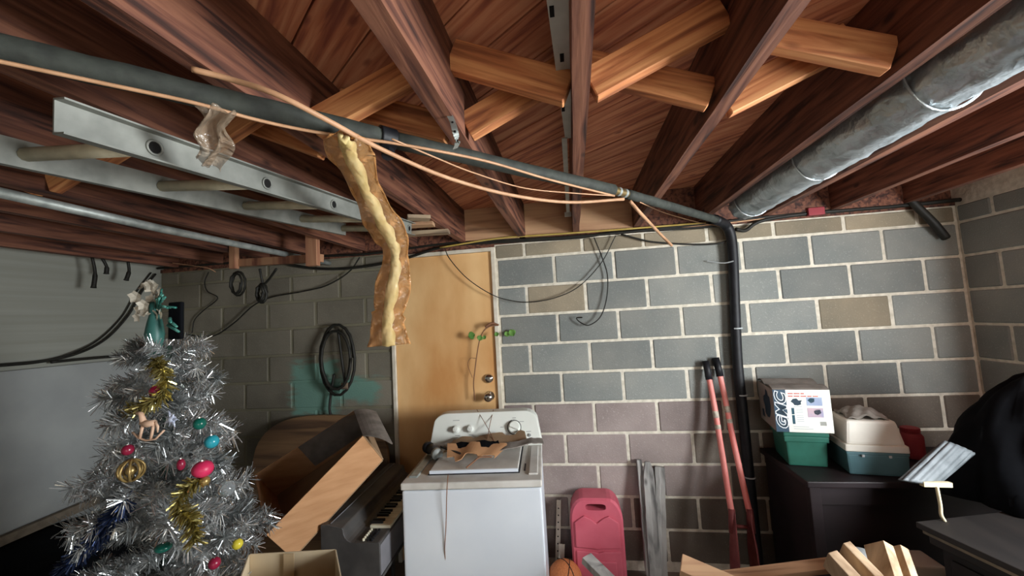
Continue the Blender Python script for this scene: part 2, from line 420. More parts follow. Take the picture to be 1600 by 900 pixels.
    def build(self, name, m, parent=None, smooth=False, bevel=0.0, seg=2, base=None, fix=True):
        if parent is not None: off = OFF[parent.name]
        elif base is not None: off = Vector(base)
        else:
            xs = [v.x for v in self.v]; ys = [v.y for v in self.v]; zs = [v.z for v in self.v]
            off = Vector(((min(xs) + max(xs)) / 2, (min(ys) + max(ys)) / 2, min(zs)))
        me = self.mesh(name, off, smooth, bevel, seg, fix)
        me.materials.append(M[m])
        o = bpy.data.objects.new(name, me); COL.objects.link(o)
        if parent is not None: o.parent = parent
        else: o.location = off
        OFF[o.name] = Vector(off)
        return o

def tag(o, label=None, cat=None, group=None, kind=None):
    if label: o['label'] = label
    if cat: o['category'] = cat
    if group: o['group'] = group
    if kind: o['kind'] = kind
    return o
def thing(name, loc, label=None, cat=None, group=None, kind=None):
    o = bpy.data.objects.new(name, None); COL.objects.link(o)
    o.empty_display_size = 0.05
    o.location = loc; OFF[o.name] = Vector(loc)
    return tag(o, label, cat, group, kind)
def inst(name, me, loc, parent, m=None):
    o = bpy.data.objects.new(name, me); COL.objects.link(o)
    o.parent = parent; o.location = Vector(loc) - OFF[parent.name]
    return o
def spline(P, n=8):
    """Catmull-Rom through the points"""
    P = [Vector(p) for p in P]
    Q = [P[0] * 2 - P[1]] + P + [P[-1] * 2 - P[-2]]
    out = []
    for i in range(1, len(Q) - 2):
        a, b, c, d = Q[i - 1], Q[i], Q[i + 1], Q[i + 2]
        for k in range(n):
            t = k / n
            out.append(0.5 * ((2 * b) + (c - a) * t + (2 * a - 5 * b + 4 * c - d) * t * t + (3 * b - 3 * c + d - a) * t ** 3))
    out.append(P[-1])
    return out
def cable(name, pts, r, m, label=None, cat='cable', group=None, parent=None, n=6, sub=8):
    mb = MB().tube(spline(pts, sub), r, n)
    o = mb.build(name, m, parent, smooth=True)
    if parent is None: tag(o, label, cat, group)
    return o
def lerp(a, b, t): return Vector(a) * (1 - t) + Vector(b) * t
def RZ(deg): return Matrix.Rotation(math.radians(deg), 3, 'Z')

WY = 2.7185          # face of the back wall
XL, XR = -3.33, 2.33 # faces of the side walls
YR = -3.4            # rear wall
JB, JT = 2.22, 2.455 # underside and top of the joists

# ------------------------------------------------------------------ the room
MB().bx(XL - .2, XR + .2, YR - .2, WY + .2, -0.12, 0).build('floor', 'floor').__setitem__('kind', 'structure')
g = MB().bx(-14, 14, -16, 14, -0.2, -0.12).build('driveway', 'ground'); g['kind'] = 'structure'

# back wall: mortar beds with every block proud of them, door opening between X -1.325 and -0.527
DX0, DX1, DZ = -1.325, -0.524, 2.175
wall = thing('wall_back', (0, WY, 0), kind='structure')
TOPW = 2.192
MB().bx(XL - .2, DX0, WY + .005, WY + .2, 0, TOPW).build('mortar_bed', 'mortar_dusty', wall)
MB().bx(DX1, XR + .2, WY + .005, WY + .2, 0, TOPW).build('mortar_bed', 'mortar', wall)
L0, A0, CH, CW = 2.0849, -0.1089, 0.2032, 0.4064
BM = {}
def block_mesh(w, h, m, t=0.05):
    k = (round(w, 3), round(h, 3), m)
    if k not in BM:
        me = MB().box((0, 0, 0), (w, t, h)).mesh('block', bevel=0.006, seg=1)
        me.materials.append(M[m]); BM[k] = me
    return BM[k]
rb = random.Random(3)
def lay(x0, x1, z0, z1, m):
    J = 0.017
    if x1 - x0 < 0.05: return
    w, h = x1 - x0 - J, z1 - z0 - J * .9
    inst('block', block_mesh(w, h, m), ((x0 + x1) / 2, WY + .025 + rb.uniform(-.0015, .0015), (z0 + z1) / 2), wall)
rows = [(L0, TOPW)] + [(L0 - (k + 1) * CH, L0 - k * CH) for k in range(11)]
for k, (z0, z1) in enumerate(rows):
    z0 = max(z0, 0.0)
    if z1 - z0 < .06: continue
    off = 0.0 if k % 2 == 1 else CW / 2
    x = A0 + off - CW * 9
    while x < XR:
        a, b = max(x, XL), min(x + CW, XR)
        x += CW
        if b - a < .05: continue
        for (u, v) in ((a, min(b, DX0)), (max(a, DX1), b)):
            if v - u < .05 or (u < DX1 and v > DX0): continue
            left = v <= DX0 + .01
            mid = (u + v) / 2
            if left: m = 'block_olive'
            elif k == 0: m = 'block_tan'
            elif k == 2 and abs(mid - (-.3)) < .35 and u > -.46: m = 'block_tan'
            elif k <= 5: m = 'block_grey'
            elif mid < 0.75: m = 'block_mauve'
            else: m = 'block_brown'
            if k >= 9 and mid > .2: m = 'block_brown'
            if k == 3 and 1.45 < mid < 1.75: m = 'block_tan'
            lay(u, v, z0, z1, m)
MB().bx(XL - .1, XR + .1, WY + .02, WY + .2, JB, JT + .02).build('rim_backing', 'joist', wall)
MB().bx(XL, XR, WY - .005, WY + .14, TOPW, JB).build('sill_plate', 'joist', wall)

# left wall: painted, the lower part thicker with a ledge
wl = thing('wall_left', (XL, 0, 0), kind='structure')
MB().bx(XL - .2, XL, YR, WY + .2, 1.52, JT + .02).build('upper_wall', 'leftwall', wl)
MB().bx(XL - .2, XL + .035, YR, WY + .2, 0, 1.52).build('lower_wall', 'leftlow', wl, bevel=.008)
# right wall with the side doorway (outside the picture on the right)
wr = thing('wall_right', (XR, 0, 0), kind='structure')
Yd0, Yd1, Zd = -0.05, 1.55, 2.1
MB().bx(XR + .006, XR + .2, Yd1, WY + .2, 0, JT + .02).build('mortar_bed', 'mortar', wr)
MB().bx(XR + .006, XR + .2, YR, Yd0, 0, JT + .02).build('mortar_bed', 'mortar', wr)
MB().bx(XR + .006, XR + .2, Yd0, Yd1, Zd, JT + .02).build('lintel', 'mortar', wr)
for k, (z0, z1) in enumerate(rows):
    z0 = max(z0, 0)
    if z1 - z0 < .06: continue
    y = WY - (CW if k % 2 else CW / 2)
    ye = WY
    while ye > Yd1 + .05:
        ya = max(y, Yd1)
        me = MB().box((0, 0, 0), (.05, ye - ya - .017, z1 - z0 - .015)).mesh('block', bevel=.006, seg=1)
        me.materials.append(M['block_grey'])
        inst('block', me, (XR + .025, (ya + ye) / 2, (z0 + z1) / 2), wr)
        ye = ya; y -= CW
# rear wall with the wide garage opening (behind the camera)
wq = thing('wall_rear', (0, YR, 0), kind='structure')
MB().bx(XL - .2, .1, YR - .2, YR, 0, JT + .02).build('pier', 'mortar', wq)
MB().bx(2.2, XR + .2, YR - .2, YR, 0, JT + .02).build('pier', 'mortar', wq)
MB().bx(.1, 2.2, YR - .2, YR, 2.1, JT + .02).build('lintel', 'mortar', wq)

# ceiling: floor deck, diagonal subfloor planks, joists, band boards, cross bracing
ceil = thing('ceiling', (0, 0, JB), kind='structure')
MB().bx(XL - .2, XR + .2, YR - .2, WY + .2, JT + .02, JT + .08).build('deck', 'joist', ceil)
def clip(poly, nrm, d):
    out = []
    for i in range(len(poly)):
        p, q = poly[i], poly[(i + 1) % len(poly)]
        a, b = p.dot(nrm) - d, q.dot(nrm) - d
        if a <= 0: out.append(p)
        if (a < 0) != (b < 0) and abs(a - b) > 1e-9: out.append(p + (q - p) * (a / (a - b)))
    return out
ang = math.radians(-38)
du, dv = Vector((math.cos(ang), math.sin(ang))), Vector((-math.sin(ang), math.cos(ang)))
PW = 0.145
for k in range(-30, 40):
    c = dv * (k * PW)
    poly = [c - du * 9 + dv * .003, c + du * 9 + dv * .003, c + du * 9 + dv * (PW - .003), c - du * 9 + dv * (PW - .003)]
    for nrm, d in ((Vector((1, 0)), XR + .1), (Vector((-1, 0)), -XL + .1), (Vector((0, 1)), WY + .1), (Vector((0, -1)), 1.2)):
        if poly: poly = clip(poly, nrm, d)
    if len(poly) < 3: continue
    # built along its own x axis so that the grain runs with the plank
    mid = sum(poly, Vector((0, 0))) / len(poly)
    loc = [Vector(((p - mid).dot(du), (p - mid).dot(dv), 0)) for p in poly]
    me = MB().slab(loc, (0, 0, .021)).mesh('subfloor_plank'); me.materials.append(M['plank'])
    o = inst('subfloor_plank', me, (mid.x, mid.y, JT + rb.uniform(0, .003)), ceil)
    o.rotation_euler = (0, 0, ang)
JX = [-3.13, -2.72, -2.31, -1.92, -1.515, -1.107, -.745, -.317, .057, .457, .861, 1.252, 1.65, 2.05]
JW = .042
jm = {}
for i, x in enumerate(JX):
    w = .05 if i == 7 else JW
    if w not in jm:
        # rough sawn: slightly uneven edges along the length
        mb = MB(); r2 = random.Random(5); N = 24
        y0, y1 = YR, WY - .045
        sec = []
        for k in range(N + 1):
            y = y0 + (y1 - y0) * k / N
            j = [r2.uniform(-.0018, .0018) for _ in range(4)]
            sec.append([(-w / 2 + j[0], y, JB + abs(j[2])), (w / 2 + j[1], y, JB + abs(j[3])), (w / 2 + j[1], y, JT), (-w / 2 + j[0], y, JT)])
        vs = [p for s in sec for p in s]; fs = []
        for k in range(N):
            for q in range(4): fs.append((k * 4 + q, k * 4 + (q + 1) % 4, k * 4 + 4 + (q + 1) % 4, k * 4 + 4 + q))
        fs += [(3, 2, 1, 0), tuple(N * 4 + q for q in range(4))]
        mb.add(vs, fs)
        jm[w] = mb.mesh('joist'); jm[w].materials.append(M['joist'])
    o = bpy.data.objects.new('joist', jm[w]); COL.objects.link(o); o.parent = ceil
    o.location = (x, 0, -JB)
for i in range(len(JX) - 1):
    me = MB().bx(JX[i] + .022, JX[i + 1] - .022, WY - .045, WY - .005, JB, JT).build('band_board', 'tanwood' if 5 < i < 9 else 'joist', ceil)
YF, YB = 1.02, 1.15
for i in range(len(JX) - 1):
    a, b = JX[i] + .026, JX[i + 1] - .026
    asc_front = i in (0, 2, 4, 5, 6, 8)
    if i == 10: continue      # the duct runs through this bay
    sh = .06 if i >= 9 else 0
    ya, yd = (YF + sh, YB + sh) if asc_front else (YB + sh, YF + sh)
    zb, zt = JB + .047, JT - .052
    def brace(p, q):
        d = (Vector(q) - Vector(p)); L = d.length + .02
        me = MB().box((0, 0, 0), (L, .038, .088)).mesh('cross_brace', bevel=.003, seg=1); me.materials.append(M['brace'])
        o = inst('cross_brace', me, (Vector(p) + Vector(q)) / 2, ceil)
        o.rotation_euler = (0, -math.atan2(d.z, d.x), 0)
    brace((a + .01, ya, zb), (b - .01, ya, zt))
    brace((a + .01, yd, zt), (b - .01, yd, zb))

# door in the back wall
d1 = thing('door_1', ((DX0 + DX1) / 2, WY, 0), kind='structure')
MB().bx(DX0 + .028, DX1 - .03, WY + .004, WY + .045, .01, DZ - .028).build('door_leaf', 'door', d1, bevel=.002)
R90 = Matrix.Rotation(math.radians(90), 3, 'X')
kx, kz = (-0.613, 2.690, 1.129)[0], (-0.613, 2.690, 1.129)[2]
bx_, bz_ = (-0.613, 2.700, 1.250)[0], (-0.613, 2.700, 1.250)[2]
kn = MB().lathe([(.034, 0), (.034, .006), (.012, .012), (.012, .034), (.026, .042), (.031, .055), (.028, .068), (.016, .073), (.004, .073)], (kx, WY + .004, kz), R90, 22).build('door_knob', 'chrome', d1, smooth=True)
MB().lathe([(.005, 0), (.005, .003)], (kx, WY - .069, kz), R90, 10).build('keyhole', 'darkgap', kn)
db = MB().lathe([(.032, 0), (.032, .01), (.024, .02), (.010, .022), (.009, .022)], (bx_, WY + .004, bz_), R90, 22).build('deadbolt', 'chrome', d1, smooth=True)
MB().box((bx_, WY - .022, bz_), (.004, .008, .022), Matrix.Rotation(.5, 3, 'Y')).build('thumb_turn', 'chrome', db)
t1 = thing('trim_1', (DX0, WY, 0), kind='structure')
MB().bx(DX0, DX0 + .026, WY - .012, WY + .12, 0, DZ).build('jamb', 'white', t1, bevel=.003)
MB().bx(DX1 - .028, DX1, WY - .012, WY + .12, 0, DZ).build('jamb', 'white', t1, bevel=.003)
MB().bx(DX0 + .026, DX1 - .028, WY - .012, WY + .12, DZ - .026, DZ).build('head_jamb', 'white', t1, bevel=.003)
MB().bx(DX0, DX1, WY - .004, WY + .14, DZ, TOPW).build('door_header', 'joist', wall)
MB().bx(DX0 + .02, DX1 - .02, WY + .12, WY + .2, 0, DZ).build('door_backing', 'joist', wall)

# ------------------------------------------------------------------ overhead: pipes, wires, ladder, duct
PZ = 2.182
p0, p1, p2 = (-0.989, 0.479, 2.182), (-0.492, 0.984, 2.182), (-0.475, 1.005, 2.182)
p3, p4, p5 = (0.205, 1.684, 2.182), (0.273, 1.761, 2.182), (0.881, 2.470, 2.182)
ip = thing('insulated_pipe', p1, 'dark grey foam-insulated water pipe slanting across under the joists', 'pipe')
def run(name, a, b, r, m, n=14, jig=.0):
    N = 14; pts = []
    for k in range(N + 1):
        q = lerp(a, b, k / N); pts.append(q + Vector((rb.uniform(-jig, jig), rb.uniform(-jig, jig), rb.uniform(-jig, jig))))
    return MB().tube(pts, r, n).build(name, m, ip, smooth=True)
run('foam_sleeve', p0, p1, .0265, 'foam', jig=.0012)
run('foam_sleeve', p2, p3, .0245, 'foam', jig=.0012)
run('tape_band', lerp(p1, p2, -.25), lerp(p1, p2, 1.4), .031, 'black')
run('copper_coupling', lerp(p3, p4, -.1), p4, .017, 'brass_dull')
run('foam_sleeve', p4, p5, .022, 'foam', jig=.001)
for k in (.3, .75):
    run('coupling_ring', lerp(p3, p4, k), lerp(p3, p4, k + .12), .020, 'galv')
bk = MB().tube([Vector(p2) + Vector((-.01, 0, -.026)), Vector(p2) + Vector((-.005, -.006, -.05))], .019, 10).build('band_tail', 'black', ip)

# black conduit going down the back wall
dp = thing('wall_conduit', (1.05, WY - .045, 0), 'thick black wrapped conduit running down the back wall beside the red handles', 'pipe')
cpts = spline([(0.881, 2.470, 2.182), (0.985, 2.620, 2.180), (1.027, 2.655, 2.126), (1.036, 2.668, 1.999), (1.020, 2.672, 1.692), (1.001, 2.672, 1.330), (1.001, 2.672, 1.013), (1.001, 2.672, 0.627), (1.001, 2.672, 0.102), (1.003, 2.672, 0.054)], 6)
MB().tube(cpts, .030, 12).build('sleeve', 'black', dp, smooth=True)
for q in ((1.015, 2.672, 1.518), (1.006, 2.672, 1.104), (1.003, 2.672, 0.608)):
    MB().lathe([(.0325, -.004), (.0335, 0), (.0325, .004)], q, None, 16).build('zip_tie', 'ink_grey', dp)
MB().tube(spline([(1.020, 2.630, 1.941), (0.969, 2.660, 1.937), (0.888, 2.700, 1.961)], 5), .004, 5).build('tie_string', 'ink_grey', dp)

# loose cables along the pipe
cable('tan_cable', [(-0.740, 0.660, 2.208), (-0.685, 0.696, 2.200), (-0.595, 0.715, 2.165), (-0.533, 0.798, 2.142), (-0.478, 0.968, 2.135), (-0.366, 1.178, 2.120), (-0.194, 1.404, 2.115), (0.017, 1.604, 2.125), (0.251, 1.718, 2.148)], .0065, 'tancable', 'thick tan cable crossing the foam pipe and sagging below it', n=8)
cable('tan_cable', [(-0.964, 0.481, 2.150), (-0.859, 0.579, 2.149), (-0.757, 0.676, 2.148), (-0.689, 0.767, 2.148), (-0.613, 0.840, 2.147), (-0.518, 0.909, 2.147), (-0.411, 0.986, 2.147), (-0.232, 1.148, 2.147), (-0.048, 1.375, 2.147), (0.205, 1.662, 2.150)], .0042, 'tancable', 'thin copper-coloured cable hugging the underside of the foam pipe')
cable('thin_wire', [(-0.441, 0.941, 2.150), (-0.366, 1.062, 2.140), (-0.286, 1.198, 2.135), (-0.144, 1.400, 2.135), (0.044, 1.541, 2.140), (0.204, 1.652, 2.147)], .0025, 'tancable', 'thin pale wire between the sagging cable and the pipe', 'wire')
cable('cut_cable', [(0.282, 1.764, 2.150), (0.346, 1.826, 2.090), (0.504, 2.250, 2.088), (0.578, 2.300, 2.018)], .008, 'tancable', 'short cut end of pinkish cable hanging down from the pipe', n=8)
cable('thin_wire', [(0.332, 1.802, 2.150), (0.583, 2.400, 2.232), (0.820, 2.600, 2.203), (0.991, 2.660, 2.168)], .0025, 'tancable', 'thin wire beside the lower end of the foam pipe', 'wire')

# bundle of cables along the top of the back wall
def alongwall(pts, dy): return [tuple(Vector(p) + Vector((0, dy, 0))) for p in pts]
cable('wall_cable', alongwall([(-2.262, 2.700, 2.209), (-1.989, 2.700, 2.137), (-1.670, 2.700, 2.104), (-1.259, 2.700, 2.130), (-0.862, 2.700, 2.206), (-0.392, 2.700, 2.199), (0.055, 2.700, 2.187), (0.314, 2.700, 2.200), (0.728, 2.700, 2.188), (1.026, 2.700, 2.186)], -.012), .010, 'cable', 'lowest black cable strung along the top of the block wall', group=None, n=8)
cable('wall_cable', alongwall([(-3.317, 2.700, 2.228), (-2.718, 2.700, 2.224), (-1.987, 2.700, 2.217), (-1.460, 2.700, 2.199), (-0.861, 2.700, 2.225), (-0.300, 2.700, 2.205), (0.186, 2.700, 2.193), (0.810, 2.700, 2.202), (1.087, 2.700, 2.210), (1.652, 2.700, 2.222)], -.02), .009, 'cable', 'black cable running above the door from corner to corner', n=8)
cable('yellow_wall_cable', alongwall([(-0.908, 2.690, 2.194), (-0.481, 2.690, 2.223), (-0.119, 2.690, 2.218), (0.314, 2.690, 2.211), (0.887, 2.690, 2.206)], -.035), .006, 'yellowcable', 'dull yellow cable among the black ones above the door', n=8)
cable('wall_cable', [(0.521, 2.680, 2.203), (0.883, 2.680, 2.195), (1.194, 2.680, 2.204), (1.605, 2.680, 2.234), (1.855, 2.680, 2.241), (2.047, 2.680, 2.245)], .005, 'tancable', 'thin light cable at the top of the wall on the right')
cable('wall_cable', [(0.355, 2.690, 2.185), (0.557, 2.690, 2.115), (0.836, 2.690, 2.074), (0.989, 2.680, 2.072), (1.032, 2.660, 2.110)], .006, 'cable', 'black cable drooping just below the wall top toward the conduit', n=8)
cable('wall_cable', [(1.062, 2.650, 2.147), (1.130, 2.680, 2.139), (1.230, 2.680, 2.192), (1.493, 2.680, 2.212), (1.991, 2.680, 2.211), (2.330, 2.680, 2.216)], .012, 'cable', 'heavy black cable leaving the conduit top toward the right corner', n=8)
MB().bx((1.493, 2.660, 2.240)[0], (1.586, 2.660, 2.230)[0], 2.655, 2.69, (1.535, 2.660, 2.195)[2], (1.540, 2.660, 2.243)[2]).build('cable_clip', 'red', bevel=.004)
tag(bpy.data.objects['cable_clip'], 'small red plastic block on the wall top near the foil duct', 'clip')
# hanging loose wires right of the door
cable('loose_wire', [(-0.879, 2.675, 2.189), (-0.843, 2.672, 2.107), (-0.722, 2.670, 1.960), (-0.553, 2.670, 1.835), (-0.411, 2.672, 1.782), (-0.280, 2.690, 1.765), (-0.111, 2.690, 1.785), (0.054, 2.690, 1.853), (0.214, 2.690, 2.004), (0.320, 2.690, 2.179)], .0035, 'cable', 'long loose black wire looping from above the door across the blocks', 'wire')
cable('loose_wire', [(0.176, 2.690, 2.179), (0.217, 2.690, 2.047), (0.246, 2.690, 1.914), (0.230, 2.685, 1.763), (0.179, 2.680, 1.638), (0.099, 2.680, 1.586), (0.041, 2.680, 1.611), (0.022, 2.680, 1.638), (0.060, 2.670, 1.640)], .0042, 'cable', 'hooked black wire end hanging on the blocks right of the door', 'wire')
# cords on the block wall left of the door
cable('loose_wire', [(-1.542, 2.680, 2.178), (-1.639, 2.690, 2.076), (-1.824, 2.690, 1.987), (-2.038, 2.690, 1.953), (-2.284, 2.690, 1.929), (-2.452, 2.690, 1.870), (-2.622, 2.690, 1.745), (-2.822, 2.690, 1.651), (-3.057, 2.690, 1.682)], .005, 'cable', 'black wire sagging across the dark blocks left of the door', 'wire')
cable('loose_wire', [(-2.859, 2.700, 2.167), (-2.894, 2.700, 2.092), (-2.870, 2.700, 2.014), (-2.776, 2.700, 1.951), (-2.904, 2.700, 1.862), (-2.986, 2.700, 1.790), (-3.009, 2.700, 1.690)], .004, 'cable', 'thin kinked wire on the blocks near the left corner', 'wire')

def coil(name, c, rx, rz, turns, r, m, label, tilt=0.0, jit=.006, tails=()):
    t = thing(name, c, label, 'cable')
    pts = []; q = random.Random(len(name) + int(rx * 1000))
    for i in range(turns * 18 + 1):
        a = 2 * math.pi * i / 18
        k = 1 + .13 * math.sin(i / 18 * 2.1)
        pts.append(Vector(c) + Vector((rx * k * math.cos(a) + tilt * rz * math.sin(a), -.012 * (i / 18) + q.uniform(-jit, jit), rz * k * math.sin(a))))
    MB().tube(pts, r, 7).build('cord_loops', m, t, smooth=True)
    for tl in tails: MB().tube(spline(tl, 6), r * .9, 7).build('cord_end', m, t, smooth=True)
    return t
ck = coil('cord_coil', (-1.736, 2.680, 1.438), .125, .235, 3, .0105, 'cable', 'coil of heavy black cord hung on the wall beside the teal paint patch', tails=[[(-1.721, 2.665, 1.650), (-1.693, 2.660, 1.439), (-1.679, 2.665, 1.299), (-1.667, 2.660, 1.235)], [(-1.763, 2.670, 1.324), (-1.793, 2.680, 1.207), (-1.811, 2.680, 1.069), (-1.787, 2.680, 1.000)]])
MB().bx((-1.698, 2.660, 1.236)[0], (-1.647, 2.660, 1.234)[0], 2.65, 2.67, (-1.678, 2.660, 1.217)[2], (-1.677, 2.660, 1.263)[2]).build('plug', 'scrapwood', ck, bevel=.003)
coil('cord_coil', (-2.264, 2.370, 2.007), .048, .075, 3, .0075, 'cable', 'small round coil of black cord under the wooden hanger, nearest the corner')
coil('cord_coil', (-2.063, 2.350, 1.926), .028, .058, 3, .009, 'cable', 'tight narrow coil of black cord hanging under the wooden hanger bar', tails=[[(-2.063, 2.350, 1.982), (-2.068, 2.340, 2.039), (-2.060, 2.320, 2.088)], [(-2.058, 2.350, 1.978), (-2.000, 2.340, 2.025), (-1.935, 2.320, 2.079)]])

# aluminium extension ladder slung under the joists
LD = thing('ladder', (-0.896, 0.712, 2.083), 'dull aluminium ladder slung under the joists on the left', 'ladder')
LA1, LB1, LA2, LB2 = ((-0.905, 0.548, 2.072), (-0.825, 1.957, 2.166), (-1.297, 0.567, 2.112), (-1.217, 1.977, 2.206))
LA1, LB1, LA2, LB2 = (Vector(q) for q in (LA1, LB1, LA2, LB2))
ldir = (LB1 - LA1).normalized(); lside = (LA2 - LA1).normalized(); lup = ldir.cross(lside).normalized()
if lup.z < 0: lup = -lup
for a, b, sgn in ((LA1, LB1, -1), (LA2, LB2, 1)):
    mb = MB()
    h, w, tk = .066, .026, .0035
    c = lside * sgn * -1
    # C section: web plus two flanges turned outward
    mb.beam(a, b, tk, h, up=lup)
    mb.beam(a + lup * (h / 2 - tk / 2) - c * w / 2, b + lup * (h / 2 - tk / 2) - c * w / 2, w, tk, up=lup)
    mb.beam(a - lup * (h / 2 - tk / 2) - c * w / 2, b - lup * (h / 2 - tk / 2) - c * w / 2, w, tk, up=lup)
    mb.build('rail', 'alu', LD)
Lr = Matrix((lside, ldir, lup)).transposed()
for k in range(5):
    q = (-0.896, 0.712, 2.083)
    c = Vector(q) + ldir * (.305 * k)
    w2 = (LA2 - LA1).dot(lside)
    a, b = c, c + lside * w2
    mb = MB().tube([a + lside * .004, b - lside * .004], .0165, 10)
    rg = mb.build('rung', 'rung', LD, smooth=True)
    # the hollow rung end seen in the near rail
    mb = MB().tube([a - lside * .0045, a - lside * .002], [.0125, .0125], 12)
    mb.build('rung_socket', 'hole', rg)
    mb = MB(); R = [a - lside * .004 + (ldir * math.cos(t) + lup * math.sin(t)) * .0155 for t in [2 * math.pi * j / 16 for j in range(16)]]
    mb.tube(R, .0028, 6, closed=True).build('rung_flare', 'alu', rg, smooth=True)

# galvanised pipe along the joists, left
gp = thing('steel_pipe', (-1.843, 2.147, 2.160), 'galvanized steel pipe running lengthwise under the joists on the left', 'pipe')
MB().tube([(-1.820, 0.871, 2.165), (-1.855, 1.507, 2.165), (-1.814, 2.827, 2.160)], .018, 14).build('pipe_run', 'galv', gp, smooth=True)
MB().tube([lerp((-1.855, 1.507, 2.165), (-1.814, 2.827, 2.160), .93), (-1.825, 2.861, 2.160)], .021, 14).build('pipe_end', 'galv', gp, smooth=True)

# wooden hanger: two posts and a cross bar
hg = thing('wooden_hanger', (-1.927, 2.300, 2.110), 'rough wooden U-shaped hanger with two posts nailed under the joists', 'hanger')
pa, pb = (-1.598, 2.220, 2.123), (-2.256, 2.320, 2.191)
MB().bx(pa[0] - .03, pa[0] + .045, 2.195, 2.233, (-1.585, 2.200, 2.058)[2], JT - .015).build('post', 'hangerwood', hg, bevel=.002)
MB().bx(pb[0] - .022, pb[0] + .022, 2.30, 2.338, (-2.256, 2.320, 2.103)[2], JT - .015).build('post', 'hangerwood', hg, bevel=.002)
MB().beam((pa[0] + .04, 2.255, (-1.633, 2.260, 2.090)[2] + .022), (pb[0] - .02, 2.355, (-2.275, 2.340, 2.125)[2] + .022), .038, .05).build('cross_bar', 'hangerwood', hg, bevel=.002)

# galvanised track along the middle joist
tr = thing('steel_track', (0.022, 0.981, 2.310), 'galvanized steel angle track hung beside the middle joist', 'track')
ta, tb_ = Vector((0.011, 0.708, 2.310)), Vector((0.038, 1.412, 2.310))
mb = MB()
mb.beam(ta, tb_, .046, .003)
mb.beam(ta + Vector((.022, 0, .012)), tb_ + Vector((.022, 0, .012)), .003, .026)
mb.beam(ta + Vector((-.022, 0, .008)), tb_ + Vector((-.022, 0, .008)), .003, .018)
mb.build('channel', 'track', tr)
MB().beam((.012, 1.40, 2.306), (.012, 2.45, 2.306), .02, .004).build('extension_bar', 'track', tr)
e = Vector((.012, 2.45, 2.306))
MB().box(e + Vector((-.002, 0, -.012)), (.042, .012, .03)).build('end_bracket', 'track', tr, bevel=.002)
for q in ((-0.001, 0.795, 2.308), (0.016, 0.951, 2.308), (0.013, 1.198, 2.308)):
    MB().box(q, (.010, .03, .003)).build('slot', 'hole', tr)
# perforated strap holding the pipe
st = thing('pipe_strap', (-0.298, 1.040, 2.200), 'light perforated metal strap looped around the foam pipe under a joist', 'strap')
s0 = (-0.286, 1.010, 2.182)
pts = spline([Vector((-0.303, 1.001, 2.235)), Vector((-0.289, 0.989, 2.205)), Vector((-0.277, 0.973, 2.165)), Vector((-0.280, 1.001, 2.148)), Vector((-0.299, 1.042, 2.150))], 5)
mb = MB()
for i in range(len(pts) - 1): mb.beam(pts[i], pts[i + 1], .016, .0015, up=(.3, -1, .3))
mb.build('strap_band', 'galv', st)
for i in (6, 10, 14):
    if i < len(pts): MB().ball(Vector(pts[i]) + Vector((0, -.002, -.002)), .0035, 8).build('strap_hole', 'hole', st)

# foil-wrapped duct between two joists on the right
du_ = thing('foil_duct', (1.032, 1.644, 2.250), 'silver foil-wrapped round duct between two joists on the right', 'duct')
DXc, DZc = 1.022, 2.242
rd = random.Random(11); N, NN = 60, 30
ya, yb = .35, 2.43
vs = []; fs = []
for i in range(N + 1):
    y = ya + (yb - ya) * i / N
    for k in range(NN):
        t = 2 * math.pi * k / NN
        r = .090 + .006 * math.sin(5 * t + y * 9) * math.sin(y * 13 + k) + rd.uniform(-.0035, .0035)
        if i == N: r *= .9
        vs.append((DXc + r * math.cos(t) * .98, y, DZc + r * math.sin(t)))
for i in range(N):
    for k in range(NN): fs.append((i * NN + k, i * NN + (k + 1) % NN, (i + 1) * NN + (k + 1) % NN, (i + 1) * NN + k))
fs += [tuple(range(NN - 1, -1, -1)), tuple(N * NN + k for k in range(NN))]
MB().add(vs, fs).build('foil_jacket', 'foil', du_, smooth=True)
for y in (.62, 1.17, 1.72, 2.30):
    pts = [(DXc + 0.094 * math.cos(t), y + .006 * math.sin(3 * t), DZc + 0.094 * math.sin(t)) for t in [2 * math.pi * k / 32 for k in range(32)]]
    MB().tube(pts, .004, 6, closed=True).build('foil_seam', 'foil', du_, smooth=True)

# plastic-wrapped strip hanging from the pipe
sw = thing('wrapped_strip', (-0.629, 1.353, 1.950), 'long yellow strip in crinkled amber plastic hanging down from the pipe beside the door', 'strip')
cen = spline([(-0.531, 0.866, 2.139), (-0.561, 0.943, 2.126), (-0.603, 1.103, 2.075), (-0.629, 1.257, 2.008), (-0.638, 1.351, 1.951), (-0.661, 1.404, 1.875), (-0.698, 1.429, 1.755), (-0.723, 1.452, 1.669), (-0.724, 1.459, 1.581)], 8)
NC = len(cen)
wid = [.046 + .009 * math.sin(i * .31) + (.015 if i > NC * .8 else 0) - (.018 * (1 - i / 9) if i < 9 else 0) for i in range(NC)]
def strip_pt(wf, bulge, ph, twist=0):
    def fn(u, v):
        i = min(int(u * (NC - 1) + .5), NC - 1)
        d = (cen[min(i + 1, NC - 1)] - cen[max(i - 1, 0)]).normalized()
        s = Vector((0.985, .15, 0)); s = (s - d * s.dot(d)).normalized(); n = d.cross(s)
        t = (v - .5) * 2
        return cen[i] + s * (t * wid[i] * wf) + n * (bulge * (1 - t * t) + .007 * math.sin(i * .9 + v * 9 + ph))
    return fn
MB().sheet(strip_pt(1.25, -.012, 0), NC - 1, 14, .0012).build('plastic_wrap', 'film', sw, smooth=True)
MB().sheet(strip_pt(1.15, .036, 2), NC - 1, 10, .0012).build('plastic_wrap', 'film_front', sw, smooth=True)
MB().sheet(strip_pt(.36, .016, 4), NC - 4, 4, .012).build('insulation_core', 'insul', sw, smooth=True)
